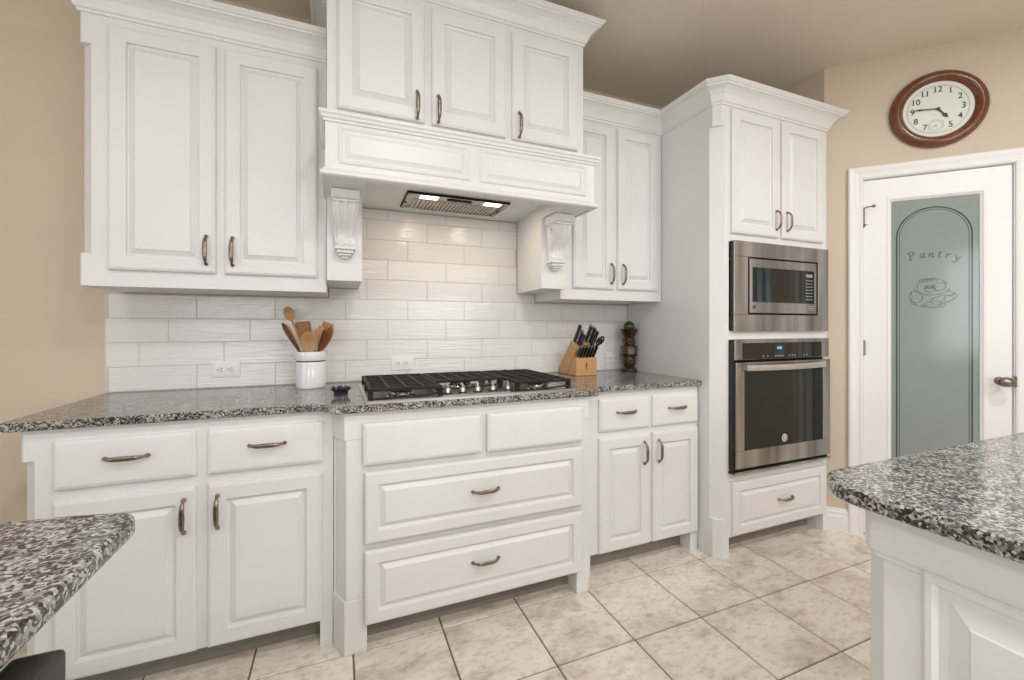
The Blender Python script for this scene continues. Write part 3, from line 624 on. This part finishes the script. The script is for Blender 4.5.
for r, wd_ in ((R0, 0.0035), (R0-0.012, 0.0015)):
    ribbon([(sc_-r, 0.34), (sc_-r, 1.0), (sc_-r, 1.70)]+[(sc_+r*math.cos(math.radians(a)), 1.705+r*math.sin(math.radians(a))) for a in range(180, -1, -9)]+[(sc_+r, 1.70), (sc_+r, 1.0), (sc_+r, 0.34)], wd_)
et.build('etched_border', 'etch', pn)
# lettering, one stroke set per letter on a shallow arch
LET = {'P': [[(0.1, 0.0), (0.25, 0.9)], [(-0.05, 0.75), (0.1, 0.95), (0.35, 1.0), (0.6, 0.9), (0.6, 0.68), (0.42, 0.5), (0.2, 0.48)], [(0.0, 0.0), (0.28, 0.02)]],
       'a': [[(0.5, 0.5), (0.3, 0.58), (0.1, 0.42), (0.05, 0.15), (0.18, 0.0), (0.36, 0.12), (0.5, 0.5)], [(0.52, 0.55), (0.42, 0.1), (0.5, 0.0), (0.62, 0.08)]],
       'n': [[(0.08, 0.5), (0.18, 0.55), (0.08, 0.0)], [(0.1, 0.2), (0.3, 0.5), (0.44, 0.52), (0.46, 0.38), (0.38, 0.08), (0.46, 0.0), (0.58, 0.08)]],
       't': [[(0.36, 0.85), (0.2, 0.15), (0.26, 0.0), (0.42, 0.08)], [(0.08, 0.56), (0.48, 0.6)]],
       'r': [[(0.1, 0.5), (0.2, 0.55), (0.08, 0.0)], [(0.12, 0.25), (0.3, 0.5), (0.46, 0.55), (0.5, 0.46)]],
       'y': [[(0.08, 0.52), (0.18, 0.5), (0.2, 0.15), (0.3, 0.06), (0.48, 0.3)], [(0.56, 0.56), (0.42, 0.0), (0.25, -0.32), (0.05, -0.35), (0.0, -0.2)]]}
et = MB(W)
for i, ch in enumerate('Pantry'):
    bx = 0.398+i*0.035+(0.010 if i else 0); q = (bx+0.02-sc_)/0.12; bz = 1.562+0.024*(1-q*q); rot = -q*0.30; sz = 0.043
    for st in LET[ch]:
        fine = []
        for k in range(len(st)-1):
            for j in range(5): u = j/5; fine.append((st[k][0]*(1-u)+st[k+1][0]*u, st[k][1]*(1-u)+st[k+1][1]*u))
        fine.append(st[-1])
        ribbon([(bx+sz*(x*math.cos(rot)-y*math.sin(rot)), bz+sz*(x*math.sin(rot)+y*math.cos(rot))) for x, y in fine], [0.0014+0.0022*abs(math.sin(k*0.6)) for k in range(len(fine))])
et.build('etched_lettering', 'etchpale', pn)
et = MB(W)                                                     # sketched loaf, fruit and basket
def ell(cx, cz_, a, b, th=0, a0=0, a1=360, r=0.0016):
    cx += 0.006; cz_ -= 0.012
    pts = []
    for k in range(25):
        an = math.radians(a0+(a1-a0)*k/24); x, z = a*math.cos(an), b*math.sin(an); pts.append((cx+x*math.cos(th)-z*math.sin(th), cz_+x*math.sin(th)+z*math.cos(th)))
    ribbon(pts, [r*(0.6+0.8*abs(math.sin(k*0.5))) for k in range(25)])
ell(0.487, 1.440, 0.062, 0.040, 0.05, 0, 200); ell(0.487, 1.420, 0.074, 0.030, 0, 170, 370); ell(0.480, 1.425, 0.022, 0.020, 0); ell(0.52, 1.435, 0.026, 0.022, 0.3)
ell(0.42, 1.38, 0.028, 0.034, 0.2); ell(0.53, 1.362, 0.050, 0.022, 0.25); ell(0.565, 1.372, 0.030, 0.016, 0.5); ell(0.47, 1.345, 0.060, 0.022, -0.1, 180, 380); ell(0.50, 1.335, 0.045, 0.018, 0)
for k in range(5): ell(0.45+k*0.012, 1.452, 0.014, 0.028, 0.2, 20, 160)
for k in range(6): ribbon([(0.462+k*0.008, 1.412), (0.466+k*0.008, 1.426)], 0.0035)
ribbon([(0.405, 1.40), (0.41, 1.36), (0.40, 1.33), (0.44, 1.318), (0.50, 1.322)], 0.0013); ribbon([(0.55, 1.40), (0.575, 1.395), (0.59, 1.382), (0.57, 1.366)], 0.0022)
et.build('etched_picture', 'etchpale', pn)
# hardware
ks, kz = 0.758, 0.918
k = MB(W).lathe((ks, -0.006, kz), [(0.021, 0), (0.021, 0.004), (0.017, 0.008), (0.010, 0.012), (0.010, 0.048), (0, 0.048)], 24, axis=(0, 1, 0)).build('doorknob', 'pewter', door, smooth=50)
e_ = MB(W); rows = []
for i in range(15):
    a = PI*i/14; rows.append([(ks-0.004+0.035*math.sin(a)*math.cos(2*PI*j/20), 0.060-0.026*math.cos(a), kz+0.026*math.sin(a)*math.sin(2*PI*j/20)) for j in range(20)])
e_.rings(rows).build('knob_egg', 'pewter', k, smooth=60)
MB(W).box(0.8095, 0.822, -0.003, 0.0135, kz-0.03, kz+0.03).build('strike_plate', 'pewter', door, bevel=0.004)
for hz_ in (1.08, 0.25): 
    MB(W).lathe((0.187, 0.002, hz_-0.045), [(0.004, 0), (0.006, 0.002), (0.006, 0.088), (0.004, 0.090)], 10).box(0.189, 0.199, -0.0058, -0.002, hz_-0.042, hz_+0.042).build('hinge', 'steel', door)
hh = MB(W).lathe((0.187, 0.002, 1.775), [(0.004, 0), (0.006, 0.002), (0.006, 0.103), (0.004, 0.105)], 10)
hh.tube([(0.187, 0.008, 1.885), (0.200, 0.030, 1.886), (0.222, 0.045, 1.885)], [0.004, 0.0035, 0.0035], 8); hh.lathe((0.222, 0.045, 1.877), [(0.004, 0), (0.009, 0.004), (0.009, 0.012), (0.004, 0.016)], 10)
hh.tube([(0.187, 0.006, 1.79), (0.196, 0.022, 1.785)], 0.0035, 8); hh.build('hinge_stop', 'pewter', door, smooth=50)

# ------------------------------------------------------------------ wall clock
CS, CZ, CR = 0.507, 2.388, 0.207
base = W((CS, 0, CZ-CR)); t = thing('wall_clock', 'round wall clock with a red-brown wooden frame above the pantry door', 'clock', tuple(base))
def CK(x, y, n): return (CS+x, n, CZ+y)
fr = MB(W).lathe(CK(0, 0, 0.001), [(0.196, 0), (0.206, 0.004), (CR, 0.012), (0.203, 0.024), (0.192, 0.036), (0.178, 0.041), (0.166, 0.038), (0.158, 0.029), (0.152, 0.022), (0.149, 0.018), (0.149, 0.004)], 72, axis=(0, 1, 0), ring=True)
fr.build('frame', 'cherry', t, smooth=60)
face = MB(W).lathe(CK(0, 0, 0.003), [(0.150, 0), (0.150, 0.012), (0.128, 0.009), (0, 0.009)], 64, axis=(0, 1, 0)).build('dial', 'clockface', t)
rg = MB(W); 
for r, w in ((0.127, 0.0007), (0.131, 0.0004)): rg.lathe(CK(0, 0, 0.0125), [(r-w, 0), (r-w, 0.0006), (r+w, 0.0006), (r+w, 0)], 64, axis=(0, 1, 0), ring=True)
rg.build('dial_ring', 'greyink', face)
for h in range(1, 13):
    if h == 6: continue
    a = math.radians(90-30*h); x, y = 0.106*math.cos(a), 0.106*math.sin(a); sz = 0.043
    b = text(str(h), sz, lambda v: W(CK(x+v[0]*0.95, y+v[1]+0.0, 0.0128+max(v[2], 0)*0.5)), 'n', None, None, bold=0.0005)
    q = MB(W)                                                   # serifs on the ones and the seven
    for cch in [i for i, c in enumerate(str(h)) if c == '1']:
        off = {1: 0, 10: -0.0125, 11: (-0.007 if cch == 0 else 0.009), 12: -0.0125}[h]
        q.box(CS+x+off-0.006, CS+x+off+0.007, 0.0128, 0.0131, CZ+y-0.0125, CZ+y-0.0105)
    b.v += q.v; o = len(b.v)-len(q.v); b.f += [tuple(i+o for i in f) for f in q.f]
    b.build('numeral', 'ink', face)
sd = MB(W); sx, sy = -0.008, -0.088
for r, w in ((0.033, 0.0006), (0.026, 0.0005)): sd.lathe(CK(sx, sy, 0.0125), [(r-w, 0), (r-w, 0.0006), (r+w, 0.0006), (r+w, 0)], 40, axis=(0, 1, 0), ring=True)
for k in range(12):
    a = k*PI/6; sd.tube([CK(sx+0.027*math.cos(a), sy+0.027*math.sin(a), 0.0128), CK(sx+0.032*math.cos(a), sy+0.032*math.sin(a), 0.0128)], 0.0007, 5)
sd.build('seconds_dial', 'greyink', face)
def hand(name, ang, ln, tail, prof, n):
    a = math.radians(90-ang); d = Vector((math.cos(a), math.sin(a))); p = Vector((-d.y, d.x)); L_ = []; R_ = []
    for q, w in prof: c = d*(-tail+(ln+tail)*q); L_.append(c+p*w); R_.append(c-p*w)
    pl_ = L_+R_[::-1]; m = MB(W); k = len(pl_)
    m.add([CK(v.x, v.y, n) for v in pl_]+[CK(v.x, v.y, n+0.0012) for v in pl_], [tuple(range(k)), tuple(range(k, 2*k))[::-1]]+[(i, (i+1) % k, k+(i+1) % k, k+i) for i in range(k)])
    m.lathe(CK(0, 0, n-0.0005), [(0.0075, 0), (0.0075, 0.003), (0, 0.003)], 20, axis=(0, 1, 0)); m.build(name, 'ink', t)
hand('hour_hand', 142, 0.068, 0.0, [(0, 0.0035), (0.45, 0.003), (0.55, 0.0035), (0.68, 0.0105), (0.80, 0.006), (0.88, 0.003), (1, 0.0004)], 0.0165)
hand('minute_hand', 275, 0.108, 0.0, [(0, 0.0028), (0.4, 0.0022), (0.6, 0.0026), (0.72, 0.0045), (0.82, 0.0022), (1, 0.0004)], 0.019)
m = MB(W).tube([CK(sx, sy, 0.014), CK(sx-0.018, sy-0.010, 0.014)], 0.0008, 5).lathe(CK(sx, sy, 0.0128), [(0.003, 0), (0.003, 0.002), (0, 0.002)], 10, axis=(0, 1, 0)); m.build('seconds_hand', 'ink', t)

# ------------------------------------------------------------------ outlets
def outlet(cx, cz_, label, y=BACK-0.0062):
    t = thing('wall_outlet', label, 'outlet', (cx, y, cz_-0.037), 'wall outlets on the backsplash')
    MB().panel((cx-0.0585, y, cz_-0.037), VX, VZ, OUT, 0.117, 0.074, [(0, 0), (0, 0.003), (0.003, 0.0045), (0.02, 0.0058)]).build('plate', 'plastic', t)
    for dx in (-0.0205, 0.0205):
        r = MB().lathe((cx+dx, y-0.0045, cz_), [(0.0165, 0), (0.0165, 0.0025), (0.015, 0.003), (0, 0.003)], 24, axis=OUT).build('receptacle', 'plastic', t)
        sl = MB().box(cx+dx-0.001, cx+dx+0.008, y-0.009, y-0.0085, cz_+0.005, cz_+0.0075).box(cx+dx-0.001, cx+dx+0.007, y-0.009, y-0.0085, cz_-0.0075, cz_-0.005)
        sl.lathe((cx+dx-0.008, y-0.0085, cz_), [(0.0028, 0), (0.0028, 0.0005), (0, 0.0005)], 10, axis=OUT).build('slots', 'slot', r)
        rr = MB().lathe((cx+dx, y-0.0045, cz_), [(0.0172, 0), (0.0172, 0.0008), (0.0178, 0.0008), (0.0178, 0)], 24, axis=OUT, ring=True).build('seam', 'grey', r)
    MB().lathe((cx, y-0.0057, cz_), [(0.0028, 0), (0.0026, 0.0008), (0, 0.001)], 10, axis=OUT).build('screw', 'plastic', t)
outlet(-0.489, 1.001, 'white wall outlet on the tiles left of the utensil crock')
outlet(0.318, 1.004, 'white wall outlet on the tiles behind the cooktop')
outlet(1.680, 0.994, 'white wall outlet on the tiles between knife block and brown ornament')

# ------------------------------------------------------------------ utensil crock and wooden utensils
CX, CY, Z0 = -0.121, 2.215, 0.9155
t = thing('utensil_crock', 'white ceramic crock with a navy blue stripe holding wooden utensils', 'crock', (CX, CY, Z0))
MB().lathe((CX, CY, Z0), [(0.0, 0), (0.060, 0), (0.063, 0.004), (0.064, 0.010), (0.064, 0.120), (0.0625, 0.123), (0.0625, 0.127), (0.065, 0.131), (0.0655, 0.166), (0.064, 0.170), (0.061, 0.170), (0.059, 0.165), (0.058, 0.02), (0.0, 0.016)], 48).build('pot', 'ceramic', t, smooth=40)
MB().lathe((CX, CY, Z0), [(0.0624, 0.1225), (0.0638, 0.1232), (0.0638, 0.1285), (0.0624, 0.129)], 48, ring=True).build('stripe', 'blue', t, smooth=40)
def utensil(name, label, cat, foot, tip, mt, kind, w, ln, face=(0.1, -1, 0.1), hr=0.0045):
    foot, tip = Vector(foot), Vector(tip); d = (tip-foot).normalized(); n = Vector(face); n = (n-d*n.dot(d)).normalized(); b = d.cross(n)
    m = MB(); top = (tip-foot).length; neck = foot+d*(top-ln*0.92)
    m.tube([foot, foot+d*(top-ln)*0.5, neck], [hr*0.85, hr, hr*0.95], 10)
    rows = []; K, J = 18, 14
    for i in range(K+1):
        q = i/K
        if kind == 'spoon': ww = w*math.sqrt(max(0.0004, 1-(2*q-1)**2))*(0.94+0.12*q); th = 0.006; cup = 0.010*math.sin(PI*q)
        elif kind == 'flat': ww = w*(0.28+0.72*min(1, q/0.45)**1.2)*(1 if q < 0.97 else 0.93); th = 0.0035; cup = 0
        else: ww = w*(0.25+0.75*math.sin(min(1, q/0.75)*PI/2))*math.sqrt(max(0.02, 1-max(0, (q-0.7)/0.3)**2)); th = 0.004; cup = 0
        c = foot+d*(top-ln+ln*q); ring = []
        for j in range(J):
            a = 2*PI*j/J; x = math.cos(a); y = math.sin(a)
            dep = y*th - (cup*(1-x*x) if True else 0)
            ring.append(c+b*ww*x+n*dep)
        rows.append(ring)
    m.rings(rows); o = m.build(name, mt, smooth=50)
    return tag(base_to(o, tuple(foot)), label, cat, 'wooden utensils in the crock')
def pix(u, v, y):  # a point on the plane y seen through the photograph's pixel
    a = math.radians(22.2); x = (u-512)/425; z = -(v-327)/425
    r = Vector((x*math.cos(a)+math.sin(a), -x*math.sin(a)+math.cos(a), z)); return r*(y/r.y)+Vector((0, 0, 1.2))
def F(dx, dy, dz=0.02): return (CX+dx, CY+dy, Z0+dz)
utensil('wooden_spoon', 'pale wooden spoon standing tallest at the left of the crock', 'spoon', F(0.030, 0.012), pix(286.2, 306.6, 2.235), 'midwood', 'spoon', 0.0235, 0.072, (0.25, -1, 0.15))
utensil('wooden_spatula', 'dark walnut spatula seen edge-on at the far left of the crock', 'spatula', F(0.032, -0.018), pix(282.3, 323.0, 2.185), 'darkwood', 'round', 0.024, 0.15, (1, -0.42, 0.3))
utensil('wooden_spatula', 'pale slim spatula edge-on beside the dark one at the crock left side', 'spatula', F(0.030, 0.0), pix(285.0, 324.0, 2.20), 'lightwood', 'round', 0.020, 0.14, (1, -0.5, 0.3))
utensil('wooden_spatula', 'reddish brown square-ended spatula at the back centre of the crock', 'spatula', F(0.0, 0.036), pix(302.5, 321.6, 2.255), 'redwood', 'flat', 0.034, 0.10, (0.2, -1, 0.1))
utensil('wooden_spoon', 'pale round-bowled spoon facing front at the crock centre', 'spoon', F(0.004, -0.020), pix(308.2, 331.3, 2.175), 'midwood', 'spoon', 0.037, 0.105, (0.0, -1, 0.15))
utensil('wooden_spoon', 'light narrow wooden spoon right of the round-bowled one in the crock', 'spoon', F(-0.018, 0.008), pix(321.5, 325.0, 2.235), 'lightwood', 'spoon', 0.022, 0.11, (-0.5, -1, 0.15))
utensil('wooden_spoon', 'reddish dark wooden spoon leaning at the far right of the crock', 'spoon', F(-0.030, -0.012), pix(332.3, 326.5, 2.205), 'redwood', 'spoon', 0.025, 0.125, (-0.75, -1, 0.1))
utensil('wooden_spatula', 'tan flat-topped spatula behind the dark spoon on the crock right side', 'spatula', F(-0.024, 0.022), pix(329.0, 322.8, 2.26), 'midwood', 'flat', 0.026, 0.11, (-0.2, -1, 0.1))
utensil('wooden_spatula', 'thin brown spatula edge-on between the two right-hand spoons', 'spatula', F(-0.012, -0.022), pix(325.0, 329.5, 2.19), 'darkwood', 'round', 0.018, 0.11, (-1, -0.45, 0.1))

# small scalloped dark dish
dxy = (0.008, 1.925); wob = lambda q: 1+0.09*math.cos(q*2*PI*7)
o = MB().lathe((*dxy, Z0), [(0.0, 0.0), (0.026, 0.0), (0.028, 0.003), (0.025, 0.010), (0.030, 0.018), (0.038, 0.024), (0.039, 0.028), (0.035, 0.029), (0.024, 0.024), (0.0, 0.022)], 56, wob=wob)
t = thing('scalloped_dish', 'small dark navy scalloped dish on the counter beside the cooktop', 'dish', (*dxy, Z0)); o.build('dish', 'navydish', t, smooth=50)
o = MB()
for k in range(7): a = 2*PI*k/7; o.lathe((dxy[0]+0.032*math.cos(a), dxy[1]+0.032*math.sin(a), Z0+0.0255), [(0.0, 0), (0.006, 0.001), (0.007, 0.005), (0.004, 0.009), (0, 0.010)], 10)
o.build('scallop', 'navydish', t, smooth=50)
MB().lathe((*dxy, Z0+0.0205), [(0.0, 0), (0.017, 0.0), (0.018, 0.008), (0.012, 0.013), (0.005, 0.014), (0.004, 0.019), (0, 0.020)], 20).build('centre_knob', 'navydish', t, smooth=50)

# ------------------------------------------------------------------ knife block and knives
KX0, KX1 = 1.272, 1.416
t = thing('knife_block', 'pale maple knife block full of black-handled knives', 'knife block', ((KX0+KX1)/2, 2.24, Z0))
main = [(2.372, Z0), (2.250, Z0), (2.133, 1.078), (2.190, 1.120)]
main = [(2.356, Z0), (2.246, Z0), (2.138, 1.076), (2.196, 1.120), (2.353, 0.945)]
MB().xprism(main, KX0, KX1).build('main_block', 'blockwood', t, bevel=0.003)
MB().xprism([(2.243, Z0), (2.138, Z0), (2.138, 1.018), (2.170, 1.0245)], KX0+0.001, KX1-0.001).build('front_block', 'blockwood', t, bevel=0.003)
lx = (KX0+KX1)/2
lg = MB().box(lx-0.002, lx+0.002, 2.1372, 2.138, 0.958, 0.982).box(lx-0.008, lx+0.008, 2.1372, 2.138, 0.974, 0.977).box(lx-0.006, lx+0.006, 2.1372, 2.138, 0.958, 0.9605).lathe((lx, 2.138, 0.986), [(0.0035, 0), (0.0035, 0.0008), (0, 0.0008)], 10, axis=OUT)
lg.build('burnt_mark', 'ink', t)
DIRK = Vector((0, -0.57, 0.82)).normalized()
def knife(name, label, x, y, z, ln, wd, cat='knife', grp='knives in the block', cap='chrome'):
    t = thing(name, label, cat, (x, y, z), grp); p = Vector((x, y, z)); up = Vector((0, -DIRK.z, DIRK.y)); up = Vector((0, 0.82, 0.57))
    def sect(q, a, b): c = p+DIRK*ln*q; return [c+Vector((1, 0, 0))*a*math.copysign(abs(math.cos(2*PI*j/12))**0.6, math.cos(2*PI*j/12))+up*b*math.copysign(abs(math.sin(2*PI*j/12))**0.6, math.sin(2*PI*j/12)) for j in range(12)]
    MB().rings([sect(q, wd*0.5, b) for q, b in ((0.07, wd*0.85), (0.2, wd*0.80), (0.45, wd*0.95), (0.7, wd*0.85), (0.88, wd*1.05), (0.955, wd*1.0))]).build('handle', 'black', t, smooth=50)
    MB().rings([[p+DIRK*ln*q-up*(wd*bb+g)+Vector((w_, 0, 0)) for w_, g in ((-0.0011, -0.002), (0.0011, -0.002), (0.0011, 0.0006), (-0.0011, 0.0006))] for q, bb in ((0.07, 0.85), (0.2, 0.80), (0.45, 0.95), (0.7, 0.85), (0.88, 1.05), (0.955, 1.0))]).build('tang', 'brightsteel', t)
    MB().rings([sect(q, wd*0.52, b) for q, b in ((0.0, wd*0.8), (0.07, wd*0.86))]).build('bolster', 'chrome', t, smooth=40)
    MB().rings([sect(q, a, b) for q, a, b in ((0.955, wd*0.52, wd*1.0), (0.985, wd*0.5, wd*0.95), (1.0, wd*0.3, wd*0.6))]).build('butt_cap', cap, t, smooth=40)
# slanted top of the main block runs from (2.138,1.076) to (2.196,1.120)
def ontop(q): return 2.138+0.058*q-0.0006, 1.076+0.044*q+0.0012
for i, (x, q, ln, wd, lab, cp_) in enumerate(((1.284, 0.70, 0.122, 0.0145, 'large black-handled knife at the upper left of the wooden block', 'black'), (1.298, 0.42, 0.104, 0.0125, 'black-handled knife second from left in the block top row', 'chrome'), (1.303, 0.12, 0.088, 0.0118, 'short black-handled knife at the lower left of the block top', 'black'),
        (1.362, 0.74, 0.122, 0.0145, 'large black-handled knife with steel cap right of the gap in the block', 'chrome'), (1.385, 0.62, 0.112, 0.0135, 'black-handled knife with steel cap at the upper right of the block', 'chrome'), (1.399, 0.38, 0.100, 0.0125, 'black-handled knife at the right edge of the block top', 'chrome'), (1.372, 0.10, 0.088, 0.0118, 'short black-handled knife low on the right of the block top', 'black'))):
    y, z = ontop(q); knife('kitchen_knife', lab, x, y, z, ln, wd, cap=cp_)
ORD = ['leftmost', 'second from left', 'third from left', 'third from right', 'second from right', 'rightmost']
for i in range(6):
    x = KX0+0.017+i*0.0212
    knife('steak_knife', '%s steak knife in the row of six along the front of the block' % ORD[i], x, 2.1505, 1.0225, 0.082, 0.0118, grp='steak knives in the block front')
t = thing('kitchen_shears', 'black loop-handled shears at the right end of the knife block', 'shears', (1.4085, 2.142, 1.0800))
c = Vector((1.4085, 2.138, 1.0790)); m = MB()
for sgn in (-1, 1):
    cc = c+DIRK*0.048+Vector((sgn*0.008+0.010, 0, sgn*0.004)); upv = Vector((1, 0, 0))
    m.tube([cc+DIRK*0.026*math.cos(a)+upv*0.014*math.sin(a) for a in [2*PI*k/20 for k in range(21)]], 0.0055, 8)
    m.tube([c+Vector((sgn*0.003, 0, 0)), c+DIRK*0.02+Vector((sgn*0.004, 0, 0)), cc-DIRK*0.024], [0.005, 0.0055, 0.005], 8)
m.build('loops', 'black', t, smooth=50)

# ------------------------------------------------------------------ brown stacked ornament
ox, oy = 1.742, 2.262
t = thing('stacked_ornament', 'dark brown stacked totem ornament in the counter corner by the oven cabinet', 'ornament', (ox, oy, Z0))
MB().lathe((ox, oy, Z0), [(0, 0), (0.050, 0), (0.053, 0.006), (0.050, 0.014), (0.040, 0.022), (0.034, 0.030)], 28).build('foot', 'amber', t, smooth=50)
b1 = MB().lathe((ox, oy, Z0+0.028), [(0.034, 0), (0.039, 0.018), (0.043, 0.040), (0.040, 0.062), (0.034, 0.078)], 28).build('lower_head', 'amber', t, smooth=50)
def facebits(par, z, r):
    m = MB(); s = -1
    for dx in (-0.5, 0.5): a = -PI/2-0.25+dx*0.75; m.lathe((ox+r*math.cos(a), oy+r*math.sin(a), z), [(0.0, -0.006), (0.008, -0.003), (0.010, 0.0), (0.008, 0.003), (0, 0.006)], 12)
    a = -PI/2-0.25; m.tube([(ox+r*math.cos(a+q), oy+r*math.sin(a+q), z-0.022+0.004*q*q*8) for q in (-0.5, -0.25, 0, 0.25, 0.5)], [0.002, 0.004, 0.0045, 0.004, 0.002], 8)
    m.tube([(ox+r*math.cos(a), oy+r*math.sin(a), z+0.004), (ox+(r+0.007)*math.cos(a), oy+(r+0.007)*math.sin(a), z-0.010)], [0.003, 0.006], 8); m.build('face_relief', 'gold', par, smooth=50)
facebits(b1, Z0+0.075, 0.041)
MB().lathe((ox, oy, Z0+0.104), [(0.036, 0), (0.050, 0.002), (0.052, 0.008), (0.052, 0.040), (0.050, 0.052), (0.036, 0.056)], 8).build('drum', 'amberlight', t, bevel=0.003)
MB().lathe((ox, oy, Z0+0.096), [(0.034, 0), (0.053, 0.003), (0.054, 0.010), (0.036, 0.014)], 28).lathe((ox, oy, Z0+0.153), [(0.036, 0), (0.053, 0.002), (0.053, 0.009), (0.034, 0.012)], 28).build('drum_band', 'amber', t, smooth=50)
b2 = MB().lathe((ox, oy, Z0+0.163), [(0.034, 0), (0.038, 0.012), (0.042, 0.030), (0.038, 0.048), (0.032, 0.058)], 28).build('upper_head', 'amber', t, smooth=50); facebits(b2, Z0+0.196, 0.040)
MB().lathe((ox, oy, Z0+0.219), [(0.032, 0), (0.038, 0.010), (0.046, 0.030), (0.055, 0.050), (0.052, 0.054), (0.030, 0.052), (0.020, 0.056)], 32, wob=lambda q: 1+0.06*math.cos(q*2*PI*6)).build('flared_cup', 'amber', t, smooth=50)
MB().lathe((ox, oy, Z0+0.272), [(0.026, 0), (0.034, 0.010), (0.034, 0.026), (0.026, 0.040), (0.012, 0.049), (0, 0.051)], 28).build('cap', 'greenlac', t, smooth=50)
MB().lathe((ox, oy, Z0+0.272), [(0.030, 0), (0.0358, 0.010), (0.0358, 0.022), (0.033, 0.026)], 28).build('cap_band', 'gold', t, smooth=50)

# ------------------------------------------------------------------ trims of the unseen ceiling cans
for i, (cx, cy) in enumerate(CANS):
    t = thing('unseen_recessed_light', 'unseen white recessed ceiling light assumed above the kitchen floor', 'ceiling light', (cx, cy, CEIL-0.012), 'unseen recessed ceiling lights')
    MB().lathe((cx, cy, CEIL-0.010), [(0.072, 0.0095), (0.072, 0.002), (0.080, 0), (0.095, 0.003), (0.096, 0.0095)], 32, ring=True).build('trim_ring', 'trimwhite', t, smooth=40)
    MB().lathe((cx, cy, CEIL-0.005), [(0.0, 0), (0.071, 0), (0.071, 0.004), (0.0, 0.004)], 32).build('lens', 'canlamp', t)
